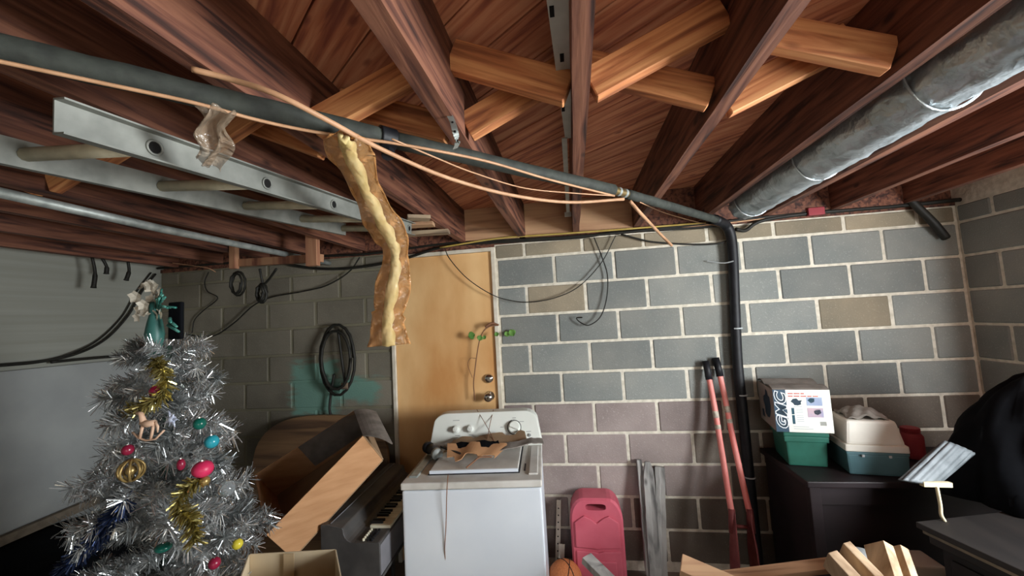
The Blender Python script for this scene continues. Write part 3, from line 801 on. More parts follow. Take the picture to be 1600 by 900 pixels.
# the loose sheet of film over the ladder
def fl(u, v):
    a = lerp((-0.727, 0.654, 2.124), (-0.658, 0.686, 2.114), v); b = lerp((-0.789, 0.722, 2.043), (-0.765, 0.747, 2.035), v)
    p = lerp(a, b, u)
    return p + Vector((.012 * math.sin(u * 9 + v * 3), .014 * math.sin(v * 11 + u * 4), .006 * math.sin(v * 17)))
tag(MB().sheet(fl, 18, 18, .001).build('plastic_sheet', 'filmclear', smooth=True), 'scrap of crinkled clear plastic hanging from the pipe over the ladder rail', 'plastic')

# scrap boards wedged across near the top of the wall
for k, (a, b, h, m) in enumerate((((-0.799, 1.849, 2.200), (-0.697, 1.901, 2.200), .018, 'scrapwood'), ((-0.914, 1.990, 2.200), (-0.720, 2.022, 2.200), .02, 'tanwood'), ((-1.013, 2.166, 2.195), (-0.694, 2.210, 2.195), .022, 'scrapwood'))):
    o = MB().beam(a, b, .07, h).build('scrap_board', m, bevel=.003)
    tag(o, ['short grey scrap board wedged under the joists, farthest from the wall', 'short tan scrap board wedged under the joists, middle of the three', 'short weathered scrap board wedged under the joists, nearest the wall'][k], 'board', 'scrap boards above the door')

# cables and straps on the left wall
cable('wall_cable', [(-3.300, 1.754, 1.555), (-3.300, 1.970, 1.555), (-3.300, 2.159, 1.588), (-3.300, 2.321, 1.676), (-3.300, 2.460, 1.844), (-3.300, 2.554, 2.034), (-3.300, 2.652, 2.179)], .0075, 'cable', 'black cable swooping up the white left wall to the corner', n=8)
cable('wall_cable', [(-3.280, 1.744, 1.563), (-3.280, 1.987, 1.564), (-3.280, 2.129, 1.598), (-3.300, 2.283, 1.678), (-3.310, 2.426, 1.835), (-3.310, 2.517, 2.017), (-3.310, 2.626, 2.188)], .005, 'cable', 'thinner black cable beside the swooping one on the left wall', n=8)
cable('wall_cable', [(-3.270, 2.012, 1.549), (-3.270, 2.210, 1.551), (-3.270, 2.402, 1.549), (-3.270, 2.598, 1.548)], .009, 'cable', 'short black cable lying on the ledge of the left wall', n=8)
for a, b, lab in (((-3.130, 2.115, 2.222), (-3.130, 2.126, 2.018), 'dark strap hanging from the joists at the left wall, longest of three'), ((-3.130, 2.172, 2.231), (-3.130, 2.196, 2.119), 'thin dark strap hanging at the left wall, beside the longest strap'), ((-3.130, 2.327, 2.207), (-3.130, 2.317, 2.086), 'dark hook hanging at the left wall near the corner')):
    a = Vector((a[0], a[1], JB)); m_ = lerp(a, b, .5) + Vector((0, .012, 0))
    o = MB().tube(spline([a, m_, b], 6), [.009] * 7 + [.013] * 5 + [.016], 7).build('hanging_strap', 'cable', smooth=True)
    tag(o, lab, 'strap')
cable('thin_wire', [(-3.077, 2.600, 2.244), (-2.902, 2.600, 2.210), (-2.780, 2.620, 2.183), (-2.752, 2.660, 2.155)], .0035, 'tancable', 'thin pale wire under the joists above the left corner', 'wire')
# bracket strap in the right corner
mb = MB().tube(spline([(2.044, 2.660, 2.256), (2.107, 2.660, 2.163), (2.164, 2.660, 2.079), (2.229, 2.680, 1.992)], 6), .022, 8)
tag(mb.build('hanging_hose', 'cable', smooth=True), 'short dark hose end hanging at the top of the wall near the right corner', 'hose')

# vine growing through the door gap
vn = thing('vine', (-0.663, 2.680, 1.528), 'thin dry vine with green leaves growing in at the door edge', 'plant')
MB().tube(spline([(-0.519, 2.690, 1.619), (-0.580, 2.675, 1.614), (-0.626, 2.672, 1.580), (-0.657, 2.672, 1.515), (-0.682, 2.680, 1.418), (-0.702, 2.680, 1.309), (-0.715, 2.680, 1.221), (-0.712, 2.680, 1.112)], 6), [.006] * 12 + [.004] * 31, 6).build('stem', 'stem', vn, smooth=True)
MB().tube(spline([(-0.519, 2.690, 1.619), (-0.564, 2.670, 1.635), (-0.608, 2.660, 1.611)], 6), .008, 6).build('stem', 'stem', vn, smooth=True)
MB().tube(spline([(-0.688, 2.680, 1.396), (-0.728, 2.675, 1.399), (-0.749, 2.675, 1.355), (-0.722, 2.680, 1.265)], 5), .002, 5).build('twig', 'stem', vn, smooth=True)
for q, s, a in (((-0.707, 2.660, 1.558), .048, .3), ((-0.648, 2.660, 1.538), .038, 1.2), ((-0.618, 2.665, 1.540), .026, 2.2), ((-0.530, 2.660, 1.558), .03, 1.8), ((-0.427, 2.690, 1.561), .05, 2.0), ((-0.463, 2.690, 1.554), .036, .6)):
    def lf(u, v, q=q, s=s, a=a):
        w = math.sin(math.pi * min(max(u, .02), .98)) ** .8 * .6 * (v - .5) * 2
        x, z = (u - .5) * s, w * s
        return Vector(q) + Vector((x * math.cos(a) - z * math.sin(a), -.006 * (v - .5) ** 2 * 4 + .004 * u, x * math.sin(a) + z * math.cos(a)))
    MB().sheet(lf, 5, 4, .0008).build('leaf', 'leaf', vn, smooth=True)

# ------------------------------------------------------------------ washing machine
def frame(o, deg):
    R = RZ(deg); o = Vector(o)
    return (lambda x, y, z: o + R @ Vector((x, y, z))), R
wo = (-0.871, 1.835, 0.900)
WF, WR = frame((wo[0], wo[1], 0), 4.5)
WW, WD = .672, .62
ws = thing('washing_machine', WF(WW / 2, WD / 2, 0), 'white top-loading washing machine standing in front of the orange door', 'washer')
def wbox(x0, x1, y0, y1, z0, z1): return MB().box(WF((x0 + x1) / 2, (y0 + y1) / 2, (z0 + z1) / 2), (x1 - x0, y1 - y0, z1 - z0), WR)
wbox(0, WW, 0, WD, .03, .862).build('cabinet', 'washer', ws, bevel=.012, seg=3)
for x in (.05, WW - .05):
    for y in (.05, WD - .05): MB().lathe([(.02, 0), (.02, .032)], WF(x, y, 0), None, 10).build('foot', 'black', ws)
wbox(-.004, WW + .004, -.006, WD, .866, .9).build('top_deck', 'washer_dusty', ws, bevel=.009, seg=3)
# raised side rims of the deck
rim = wbox(.016, .06, .06, WD - .16, .898, .908).build('deck_rim', 'galv', ws, bevel=.004)
wbox(WW - .06, WW - .016, .06, WD - .16, .898, .908).build('deck_rim', 'washer_dusty', ws, bevel=.004)
wbox(.105, WW - .105, .085, WD - .15, .899, .904).build('lid_gap', 'darkgap', ws)
lid = wbox(.112, WW - .112, .092, WD - .15, .906, .922).build('lid', 'washer_dusty', ws, bevel=.006, seg=3)
wbox(.112, WW - .112, .086, .094, .905, .921).build('lid_lip', 'washer', lid, bevel=.002)
wbox(WW - .085, WW - .078, .11, .2, .9, .903).build('lid_slot', 'darkgap', ws)
# console: rounded face leaning back
def conpoly(yf, zb, zt, inset):
    P = []; r = .085; x0, x1 = inset, WW - inset
    P += [(x0 - .02, zb), (x1 + .02, zb)]
    for a in range(0, 91, 15): P.append((x1 - r + r * math.cos(math.radians(a)), zt - r * .75 + r * .75 * math.sin(math.radians(a))))
    for a in range(90, 181, 15): P.append((x0 + r + r * math.cos(math.radians(a)), zt - r * .75 + r * .75 * math.sin(math.radians(a))))
    return P
zt0 = 1.09
def cony(z): return WD - .125 + .055 * (z - .9) / .17
P = conpoly(0, .9, zt0, .012)
front = [WF(x, cony(z), z) for x, z in P]
mb = MB().slab(front, WR @ Vector((0, .085, 0)))
con = mb.build('console', 'console', ws, bevel=.006, seg=2)
def oncon(px_, z): return WF(px_, cony(z) - .001, z)
tiltR = WR @ Matrix.Rotation(math.radians(90 - 18), 3, 'X')
def dial(px_, z, prof, name, m, n=24, par=ws): return MB().lathe(prof, oncon(px_, z), tiltR, n).build(name, m, par, smooth=False)
zc = 1.0
kb = [(.026, 0), (.026, .004), (.019, .006), (.017, .026), (.014, .028)]
for x in (.155, .245):
    k_ = dial(x, zc, kb, 'control_knob', 'console', 20)
    MB().box(oncon(x, zc) + tiltR @ Vector((0, 0, .017)), (.008, .03, .024), tiltR @ Matrix.Rotation(.4, 3, 'Z')).build('knob_grip', 'console', k_, bevel=.002)
td = dial(.515, 1.0, [(.043, 0), (.043, .004), (.036, .005), (.036, .018), (.031, .022), (.03, .022)], 'timer_dial', 'console', 32)
MB().tube([oncon(.515, 1.0) + tiltR @ Vector((.041 * math.cos(t), .041 * math.sin(t), .005)) for t in [2 * math.pi * j / 32 for j in range(32)]], .0022, 6, closed=True).build('dial_ring', 'darkgap', td)
MB().box(oncon(.515, 1.0) + tiltR @ Vector((0, 0, .025)), (.056, .012, .012), tiltR @ Matrix.Rotation(-.4, 3, 'Z')).build('dial_grip', 'console', td, bevel=.003)
dial(.605, .955, [(.009, 0), (.009, .004), (.004, .005)], 'indicator_button', 'print_grey', 14)
for j, x in enumerate([.485 + .016 * i for i in range(6)]):
    MB().box(oncon(x, .944), (.006, .004, .0012), tiltR).build('printed_mark', 'print_grey', con)
for x, z, w in ((.155, 1.05, .04), (.165, .967, .03), (.25, .967, .03), (.44, 1.004, .022), (.56, 1.03, .028), (.515, 1.052, .022), (.6, .975, .03)):
    MB().box(oncon(x, z), (w, .003, .0012), tiltR).build('printed_mark', 'print_grey', con)
# thin wire strung down the front
cable('thin_wire', [(-0.636, 1.837, 0.939), (-0.644, 1.832, 0.859), (-0.658, 1.842, 0.709), (-0.672, 1.849, 0.590), (-0.672, 1.857, 0.490), (-0.689, 1.859, 0.425)], .0022, 'stem', 'thin dry stem hanging down the front of the washing machine', 'stem')
cable('thin_wire', [(-0.532, 2.440, 1.099), (-0.543, 2.362, 1.023), (-0.542, 2.255, 0.962), (-0.561, 2.203, 0.943)], .002, 'stem', 'left thin dry stem standing against the washer console', 'stem')
cable('thin_wire', [(-0.638, 2.440, 1.101), (-0.575, 2.366, 1.041), (-0.520, 2.297, 0.985), (-0.482, 2.214, 0.953)], .002, 'stem', 'slanting dry stem crossing the middle of the washer console', 'stem')

# torn cardboard and hose on the lid
def quad_sheet(c, bul, jag, seed):
    q = random.Random(seed); J = [q.uniform(-jag, jag) for _ in range(40)]
    c = [Vector(p) for p in c]
    def fn(u, v):
        a = c[0].lerp(c[1], u); b = c[3].lerp(c[2], u)
        p = a.lerp(b, v)
        edge = (abs(v - .5) * 2) ** 3
        p = p + (b - a) * (J[int(u * 11)] * edge) + Vector((0, 0, bul * math.sin(math.pi * u) * (1 - .5 * v) + .004 * math.sin(u * 13 + seed)))
        return p
    return fn
bits = [
    (lambda: [WF(.13, .33, .935), WF(.60, .36, .945), WF(.58, .475, .985), WF(.16, .46, .96)], .012, .16, 1, 'card_in', 'creased brown cardboard scrap at the back of the washer lid against the console'),
    (lambda: [WF(.18, .18, .935), WF(.44, .20, .94), WF(.50, .30, .97), WF(.16, .28, .975)], .02, .22, 2, 'card', 'torn light cardboard scrap at the front of the washer lid'),
    (lambda: [WF(.40, .22, .95), WF(.69, .33, .965), WF(.68, .39, .975), WF(.42, .31, .965)], .008, .12, 4, 'card_grey', 'grey cardboard strip sticking out over the right edge of the washer'),
]
for f, bul, jag, sd, m, lab in bits:
    tag(MB().sheet(quad_sheet(f(), bul, jag, sd), 22, 8, .004).build('cardboard_scrap', m), lab, 'cardboard')
o = MB().sheet(quad_sheet([WF(.19, .25, .955), WF(.46, .27, .962), WF(.44, .315, .987), WF(.2, .31, .98)], .012, .1, 6), 16, 6, .004).build('dark_scrap', 'tarp')  # near-black strip put in as the shade of the gap between the scraps
tag(o, 'strip of blackened wrapping lying between the cardboard scraps on the washer', 'scrap')
hz = thing('hose_end', WF(.07, .36, .93), 'short end of grey hose with a dark collar on the left of the washer lid', 'hose')
MB().tube([WF(.03, .37, .945), WF(.07, .33, .945), WF(.10, .28, .938)], .026, 14).build('hose_body', 'organ', hz, smooth=True)
MB().tube([WF(.015, .385, .945), WF(.035, .362, .945)], .032, 16).build('collar', 'black', hz, smooth=True)
MB().tube([WF(.092, .293, .94), WF(.108, .268, .937)], .03, 16).build('clamp', 'galv', hz, smooth=True)
o = MB().beam(WF(.12, .30, .972), WF(.25, .215, .955), .016, .01).build('hose_clip', 'black', bevel=.002)
tag(o, 'short black strap end lying across the scraps on the washer', 'strap')
cable('thin_wire', [WF(.42, .19, .945), WF(.36, .16, .955), WF(.33, .12, .945), WF(.30, .09, .93)], .004, 'stem', 'dark twig lying at the front of the washer lid', 'stem')

# ------------------------------------------------------------------ chord organ
oz = .72
o0 = (-0.966, 1.758, 0.660)
OX1, OY0 = o0[0] + .015, o0[1]
OF, OR = frame((OX1, OY0, 0), 3.5)
OL, OWd = .78, .285
og = thing('chord_organ', OF(-OWd / 2, OL / 2, 0), 'dark grey vintage chord organ squeezed between cartons and washer', 'organ')
zk = o0[2] + .005
prof = [(-OWd, zk - .16), (0, zk - .16), (0, zk - .004), (-.006, zk), (-.125, zk)]
for a in range(0, 91, 18): prof.append((-.125 - .05 * math.sin(math.radians(a)), zk + .06 * (1 - math.cos(math.radians(a))) ))
prof += [(-.18, zk + .066), (-OWd + .03, zk + .082), (-OWd, zk + .08)]
body = MB().slab([OF(x, 0, z) for x, z in prof], OR @ Vector((0, OL, 0))).build('case', 'organ', og, bevel=.002, seg=1)
MB().box(OF(-.0005, OL / 2, zk - .085), (.006, OL - .01, .145), OR).build('front_panel', 'organ_front', og)
MB().box(OF(.004, OL / 2, zk - .152), (.008, OL, .014), OR).build('trim_strip', 'organ', og)
MB().box(OF(-OWd + .045, OL / 2, zk + .083), (.004, OL - .02, .004), OR).build('trim_strip', 'organ_front', og)
for x in (-.02, -OWd + .02):
    for y in (.03, OL - .03): MB().tube([OF(x, y, zk - .16), OF(x * .98, y, 0)], [.016, .012], 10).build('leg', 'organ', og)
MB().box(OF(-OWd / 2, .008, zk - .42), (OWd - .004, .016, .52), OR).build('end_panel', 'organ', og)
WKW = .0235
for k in range(25):
    y = .125 + WKW * (k + .5)
    if y > OL - .03: break
    MB().box(OF(-.052, y, zk + .007), (.104, WKW - .0018, .014), OR).build('white_key', 'ivory', og, bevel=.001, seg=1)
    if k % 7 in (0, 1, 3, 4, 5): MB().box(OF(-.078, y + WKW / 2, zk + .018), (.062, .0125, .014), OR).build('black_key', 'blackkey', og, bevel=.002, seg=1)
for k in range(6):
    for j, (x, m) in enumerate(((-.086, 'ivory'), (-.064, 'blackkey'), (-.046, 'blackkey'))):
        MB().lathe([(.0062, 0), (.0062, .009), (.004, .011)], OF(x, .02 + .0165 * k, zk), None, 10).build('chord_button', m, og)

# ------------------------------------------------------------------ long carton lying over the organ
A, B, C2, D2 = (Vector(p) for p in ((-1.793, 1.970, 0.879), (-1.312, 2.173, 1.170), (-1.082, 1.867, 1.115), (-1.383, 1.584, 0.781)))
nrm = (B - A).cross(D2 - A).normalized()
if nrm.z < 0: nrm = -nrm
dn = -nrm * .185
lc = thing('long_carton', lerp(A, C2, .5) + dn, 'long open cardboard carton tipped on its corner between tree and washer', 'box')
def panel(a, b, d, m, name='carton_panel', t=.006, par=lc, d2=None):
    a, b, d = Vector(a), Vector(b), Vector(d); d2 = Vector(d2) if d2 is not None else d
    nn = (b - a).cross(d).normalized() * t
    return MB().slab([a, b, b + d2, a + d], nn).build(name, m, par, bevel=.001, seg=1)
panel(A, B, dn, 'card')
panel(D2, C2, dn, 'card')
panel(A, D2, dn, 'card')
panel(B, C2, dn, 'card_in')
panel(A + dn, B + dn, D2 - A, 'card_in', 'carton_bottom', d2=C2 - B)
# flap at the raised end, folded outward, and its torn grey liner
out = ((B - A).normalized() * .8 + nrm * -.25)
def flap_fn(u, v):
    a = B.lerp(C2, u); return a + out * (.15 * v) + Vector((0, 0, -.05 * v * v)) + (C2 - B) * (.25 * v * u)
MB().sheet(flap_fn, 6, 6, .005).build('end_flap', 'card_grey', lc)
panel(A + (B - A) * .42, B, dn * .9, 'card_grey', 'liner', .002)

# round-cornered wooden tabletop leaning on the wall
tt = thing('tabletop', (-1.772, 2.500, 0.600), 'rounded wooden tabletop leaning against the blocks behind the cartons', 'table')
tl, tR_, ttop = (-2.387, 2.600, 0.643), (-1.327, 2.600, 0.732), (-1.854, 2.630, 1.036)
lean = Vector((0, .16, 1)).normalized()
PT = []
cx_, hw, H = (tl[0] + tR_[0]) / 2, (tR_[0] - tl[0]) / 2, ttop[2]
for k in range(25):
    t = math.pi * k / 24
    PT.append((cx_ + hw * math.copysign(abs(math.cos(t)) ** .75, math.cos(t)), H - .34 + .34 * abs(math.sin(t)) ** .8))
PT = [(cx_ + hw, .01)] + PT + [(cx_ - hw, .01)]
MB().slab([Vector((x, 2.655 - (H - z) * .16, z)) for x, z in PT], (0, .026, 0)).build('top_board', 'tabletop', tt, bevel=.006)
MB().beam((cx_ - hw * .7, 2.655 - .5 * .16, H - .42), (cx_ + hw * .7, 2.655 - .5 * .16, H - .42), .05, .02, up=(0, 1, 0)).build('batten', 'tabletop', tt)

# pale open carton in the foreground
f1, f2 = Vector((-1.203, 1.300, 0.864)), Vector((-0.900, 1.345, 0.877))
f3, f4 = Vector((-0.727, 1.124, 0.930)), Vector((-1.050, 1.074, 0.941))
fz = (f1.z + f2.z) / 2
q = [Vector((p.x, p.y, fz)) for p in (f1, f2, f3, f4)]
q[2].y = max(q[2].y, q[1].y - .34); q[3].y = max(q[3].y, q[0].y - .34)
fc = thing('open_carton', ((q[0].x + q[1].x) / 2, q[0].y - .15, 0), 'tall pale cardboard carton standing open in the foreground', 'box')
for i in range(4):
    a, b = q[i], q[(i + 1) % 4]
    panel(a, b, Vector((0, 0, -fz + .004)), 'card_pale', 'carton_panel', .005, fc)
MB().slab([Vector((p.x, p.y, .004)) for p in q], (0, 0, .006)).build('carton_bottom', 'card_pale', fc)
mm = lerp(q[0], q[1], .42); nn_ = Vector((0, -.0075, 0))
MB().slab([mm + nn_, mm + nn_ + (q[1] - q[0]) * .12, mm + nn_ + (q[1] - q[0]) * .12 + Vector((0, 0, -.12)), mm + nn_ + Vector((0, 0, -.12))], (0, -.0012, 0)).build('tape', 'tape', fc)

# ------------------------------------------------------------------ tinsel tree
TX, TY = -1.52, 1.27
tree = thing('tinsel_tree', (TX, TY, 0), 'silver tinsel Christmas tree with ornaments standing at the left', 'tree')
MB().tube([(TX, TY, .02), (TX, TY, 1.63)], [.016, .012], 10).build('pole', 'pole', tree, smooth=True)
for k in range(3):
    a = 2 * math.pi * k / 3 + .4
    MB().tube(spline([(TX, TY, .12), (TX + .12 * math.cos(a), TY + .12 * math.sin(a), .10), (TX + .26 * math.cos(a), TY + .26 * math.sin(a), .012)], 5), .010, 8).build('stand_leg', 'pole', tree, smooth=True)
def tinsel_mesh(name, path, rad, dens, m, seed, droop=.25, w=.0015, taper=True):
    """thin wire with flat foil needles all round it"""
    q = random.Random(seed); mb = MB()
    path = [Vector(p) for p in path]
    mb.tube(path, .0022, 4, caps=False)
    seg = [(path[i + 1] - path[i]).length for i in range(len(path) - 1)]
    tot = sum(seg)
    V = mb.v; Fc = mb.f
    for k in range(int(tot * dens)):
        s = q.uniform(0, tot); i = 0
        while i < len(seg) - 1 and s > seg[i]: s -= seg[i]; i += 1
        p = path[i].lerp(path[i + 1], min(1, s / seg[i])); d = (path[i + 1] - path[i]).normalized()
        u = d.orthogonal().normalized(); vv = d.cross(u); t = q.uniform(0, 6.283)
        dirn = (u * math.cos(t) + vv * math.sin(t)) * q.uniform(.75, 1.0) + d * q.uniform(.2, .75)
        dirn.normalize()
        L = rad * q.uniform(.65, 1.15)
        tip = p + dirn * L + Vector((0, 0, -droop * L * q.random()))
        sd = dirn.cross(Vector((q.uniform(-1, 1), q.uniform(-1, 1), q.uniform(-1, 1)))).normalized() * w * q.uniform(.6, 1.3)
        n = len(V); V += [p - sd, p + sd, tip + sd * .6, tip - sd * .6]; Fc.append([n, n + 1, n + 2, n + 3])
    me = mb.mesh(name, fix=False); me.materials.append(M[m]); return me
def bough(L, m, seed, nt=3):
    path = [(0, 0, 0), (L * .35, .0, .02 * L), (L * .7, .0, .01 * L), (L, 0, -.02 * L)]
    return path
bm_cache = []
bough_len = [.17, .24, .31, .38, .44]
for li, L in enumerate(bough_len):
    for var in range(3):
        q = random.Random(li * 10 + var)
        pts = [(0, 0, 0), (L * .4, q.uniform(-.02, .02), .02), (L * .75, q.uniform(-.03, .03), .015), (L, q.uniform(-.03, .03), q.uniform(-.02, .05))]
        a = tinsel_mesh('branch', spline(pts, 3), .052, 1500, 'tinsel' if var < 2 else 'tinsel_dark', li * 7 + var)
        tw = []
        for s in (-1, 1):
            for fr in ((.45,) if L < .25 else (.4, .68)):
                b0 = Vector(pts[0]).lerp(Vector(pts[3]), fr); LL = L * (.42 if fr < .5 else .3)
                tw.append(tinsel_mesh('twig', [b0, b0 + Vector((LL * .6, s * LL * .5, .01)), b0 + Vector((LL * .9, s * LL * .85, q.uniform(-.02, .02)))], 0.038, 1300, 'tinsel' if q.random() < .75 else 'tinsel_dark', li * 31 + var + int(s) + int(fr * 10)))
        bm_cache.append((L, a, tw))
q = random.Random(21)
layers = [(1.58, .17, 7), (1.50, .19, 7), (1.41, .21, 7), (1.32, .25, 8), (1.23, .27, 8), (1.13, .30, 9), (1.03, .34, 9), (.93, .37, 9), (.82, .40, 10), (.71, .43, 10), (.60, .45, 10), (.49, .46, 10)]
for z, L, n in layers:
    n = int(n * .8 + .5)
    a0 = q.uniform(0, 6)
    for k in range(n):
        a = a0 + 2 * math.pi * k / n + q.uniform(-.2, .2)
        LL = L * .77 * q.uniform(.8, 1.12)
        c = min(range(len(bm_cache)), key=lambda i: abs(bm_cache[i][0] - LL) + q.uniform(0, .05))
        base, me, tw = bm_cache[c]
        o = bpy.data.objects.new('branch', me); COL.objects.link(o); o.parent = tree
        o.location = (0, 0, z + q.uniform(-.03, .03)); o.scale = (LL / base,) * 3
        o.rotation_euler = (q.uniform(-.3, .3), q.uniform(-.28, .12), a)
        for t_ in tw:
            c_ = bpy.data.objects.new('twig', t_); COL.objects.link(c_); c_.parent = o
# upright crown of foil at the top
for k in range(4):
    o = bpy.data.objects.new('branch', bm_cache[k % 3][1]); COL.objects.link(o); o.parent = tree
    a = k * 1.6 + .3
    o.location = (.02 * math.cos(a), .02 * math.sin(a), 1.55); o.rotation_euler = (0, -.75, a); o.scale = (.8,) * 3

# garlands
def garl(name, pts, rad, dens, m, label, seed):
    P = spline([Vector(p) for p in pts], 5)
    c = sum(P, Vector()) / len(P)
    me = tinsel_mesh(name, [p - c for p in P], rad, dens, m, seed, w=.003)
    o = bpy.data.objects.new(name, me); COL.objects.link(o); o.location = c; OFF[o.name] = c
    return tag(o, label, 'garland')
garl('tinsel_garland', [(-1.452, 1.164, 1.592), (-1.391, 1.147, 1.548), (-1.378, 1.144, 1.484), (-1.406, 1.122, 1.451), (-1.507, 1.139, 1.424)], .035, 1900, 'gold', 'gold tinsel garland near the top of the silver tree', 5)
garl('tinsel_garland', [(-1.246, 1.166, 1.193), (-1.262, 1.115, 1.173), (-1.259, 1.088, 1.137), (-1.199, 1.080, 1.094), (-1.171, 1.068, 1.045)], .036, 1900, 'gold', 'gold tinsel garland winding down the lower middle of the tree', 6)
garl('tinsel_garland', [(-1.438, 1.079, 1.157), (-1.512, 1.093, 1.090), (-1.592, 1.107, 1.022), (-1.706, 1.136, 0.945), (-1.836, 1.183, 0.865)], .040, 1900, 'navy', 'dark blue tinsel garland on the lower left of the tree', 7)

# ornaments
def orb(pxp, r, m, label, sc=(1, 1, 1)):
    t = thing('bauble', Vector(pxp) - Vector((0, 0, r)), label, 'ornament')
    MB().ball(pxp, r, 18, sc).build('globe', m, t, smooth=True)
    MB().lathe([(r * .25, r * .95 * sc[2]), (r * .25, r * 1.15 * sc[2]), (r * .1, r * 1.2 * sc[2])], pxp, None, 10).build('cap', 'chrome', t)
    c = Vector(pxp) + Vector((0, 0, r * 1.25 * sc[2]))
    MB().tube([c + Vector((r * .16 * math.cos(a), 0, r * .16 * math.sin(a))) for a in [2 * math.pi * j / 10 for j in range(10)]], r * .035, 5, closed=True).build('hook', 'chrome', t)
    return t
orb((-1.251, 1.163, 1.219), 0.0294, 'orn_pink', 'bright pink satin ball on the right side of the tree', (1.05, 1.05, .92))
orb((-1.271, 1.107, 1.254), 0.0140, 'orn_red', 'small crimson ornament just left of the pink ball', (.85, .85, 1.3))
orb((-1.408, 1.139, 1.483), 0.0201, 'orn_red', 'dark crimson ball near the top of the tree, below the gold tinsel')
orb((-1.309, 1.251, 1.281), 0.0231, 'orn_teal', 'turquoise ornament above the pink ball on the right edge', (1, 1, 1))
orb((-1.290, 1.187, 1.361), 0.0198, 'orn_green', 'dark green ball near the upper right branch tip')
orb((-1.291, 1.072, 1.020), 0.0189, 'orn_green', 'dark green ornament low in the middle of the tree', (1.2, 1.2, .7))
orb((-1.225, 1.272, 0.921), 0.0175, 'orn_yellow', 'small yellow ornament at the lower right of the tree')
orb((-1.196, 1.154, 0.928), 0.0179, 'orn_red', 'small crimson ornament at the bottom right above the pale carton')
orb((-1.238, 1.158, 1.182), 0.0155, 'orn_gold', 'small gold ornament just under the pink ball')
orb((-1.275, 1.280, 1.107), 0.0279, 'orn_clear', 'clear glass ball on the right side, below the pink one')
orb((-1.470, 1.103, 1.302), 0.0171, 'orn_red', 'dark crimson ball on the shaded left side of the tree')
ic = thing('icicle_ornament', (-1.311, 1.112, 1.369), 'pale icy star-shaped ornament beside the cream rocking horse', 'ornament')
c = Vector((-1.310, 1.110, 1.396)); mb = MB()
for k in range(7):
    a = 2 * math.pi * k / 7; L = .022 if k % 2 else .03
    mb.tube([c, c + Vector((math.cos(a) * L, -.006, math.sin(a) * L))], [.008, .001], 6)
mb.ball(c, .012, 10); mb.build('crystal', 'orn_ice', ic, smooth=True)
# cream rocking horse
hc = Vector((-1.378, 1.091, 1.384))
hr = thing('rocking_horse_ornament', hc - Vector((0, 0, .03)), 'cream wooden rocking horse ornament on the upper left of the tree', 'ornament')
hx = Vector((.93, .1, -.12)); hzv = Vector((.12, 0, .99))
def hp(x, z, y=0):
    x, z = x * 1.5, z * 1.5
    return hc + hx * x + hzv * z + Vector((0, y, 0))
MB().tube([hp(-.035, -.018), hp(-.02, -.029), hp(.0, -.033), hp(.022, -.028), hp(.04, -.008)], .0032, 6).build('rocker', 'orn_cream', hr, smooth=True)
MB().tube([hp(-.016, .004), hp(.0, .002), hp(.016, .006)], [.009, .011, .009], 10).build('horse_body', 'orn_cream', hr, smooth=True)
MB().tube([hp(-.012, .006), hp(-.02, .022), hp(-.03, .024)], [.009, .007, .005], 8).build('horse_head', 'orn_cream', hr, smooth=True)
for x in (-.012, .014): MB().tube([hp(x, 0), hp(x - .004, -.030)], [.0055, .004], 6).build('leg', 'orn_cream', hr, smooth=True)
MB().tube([hp(.016, .008), hp(.024, -.002), hp(.025, -.014)], [.004, .004, .002], 6).build('tail', 'orn_cream', hr, smooth=True)
gd = thing('gold_ornament', (-1.453, 1.101, 1.231), 'tarnished gold openwork ornament in the shade on the left of the tree', 'ornament')
c = Vector((-1.452, 1.101, 1.238))
for k in range(4):
    R_ = Matrix.Rotation(k * math.pi / 4, 3, 'Z')
    MB().tube([c + R_ @ Vector((.033 * math.cos(a), 0, .033 * math.sin(a))) for a in [2 * math.pi * j / 18 for j in range(18)]], .004, 6, closed=True).build('hoop', 'orn_gold', gd, smooth=True)
MB().ball(c, .016, 10).build('core', 'orn_gold', gd, smooth=True)

# topper: teal vase-like figure with silk blossoms and glitter sprigs
tp = thing('tree_topper', (TX, TY, 1.63), 'teal satin tree topper with cream blossoms and glittery green sprigs', 'ornament')
tc_ = Vector((-1.526, 1.230, 1.646))
def tq(px_, pz, y=0): return tc_ + Vector((px_ * .00236, y, pz * .00236))
MB().lathe([(.014, -.05), (.026, 0), (.030, .03), (.024, .07), (.017, .10), (.018, .14), (.012, .15)], tq(-2, 0), None, 16).build('body', 'topper', tp, smooth=True)
MB().bx(tq(14, 0).x, tq(38, 0).x, tc_.y + .015, tc_.y + .03, tq(0, 3).z, tq(0, 62).z).build('dark_wing', 'tarp', tp, bevel=.006)
for k, (a, b) in enumerate((((30, 32), (46, 22)), ((28, 26), (50, 14)), ((30, 36), (36, 28)))):
    MB().tube([tq(*a, -.01), tq(*b, -.015)], [.007, .004], 6).build('finger_sprig', 'sprig', tp, smooth=True)
q = random.Random(9)
for k in range(30):
    c = tq(q.uniform(-27, 8), q.uniform(40, 92), q.uniform(-.03, .03)); nrmv = Vector((q.uniform(-.7, .5), -1, q.uniform(-.3, .7))).normalized()
    u = nrmv.orthogonal().normalized(); v = nrmv.cross(u); mb = MB(); R0 = q.uniform(.018, .028)
    for p in range(5):
        a = p * 2 * math.pi / 5; d = u * math.cos(a) + v * math.sin(a); e = nrmv.cross(d)
        mb.add([c, c + d * R0 * .6 + e * R0 * .42 + nrmv * R0 * .2, c + d * R0 + nrmv * R0 * .35, c + d * R0 * .6 - e * R0 * .42 + nrmv * R0 * .2], [(0, 1, 2, 3)])
    bl = mb.build('blossom', 'blossom', tp, fix=False)
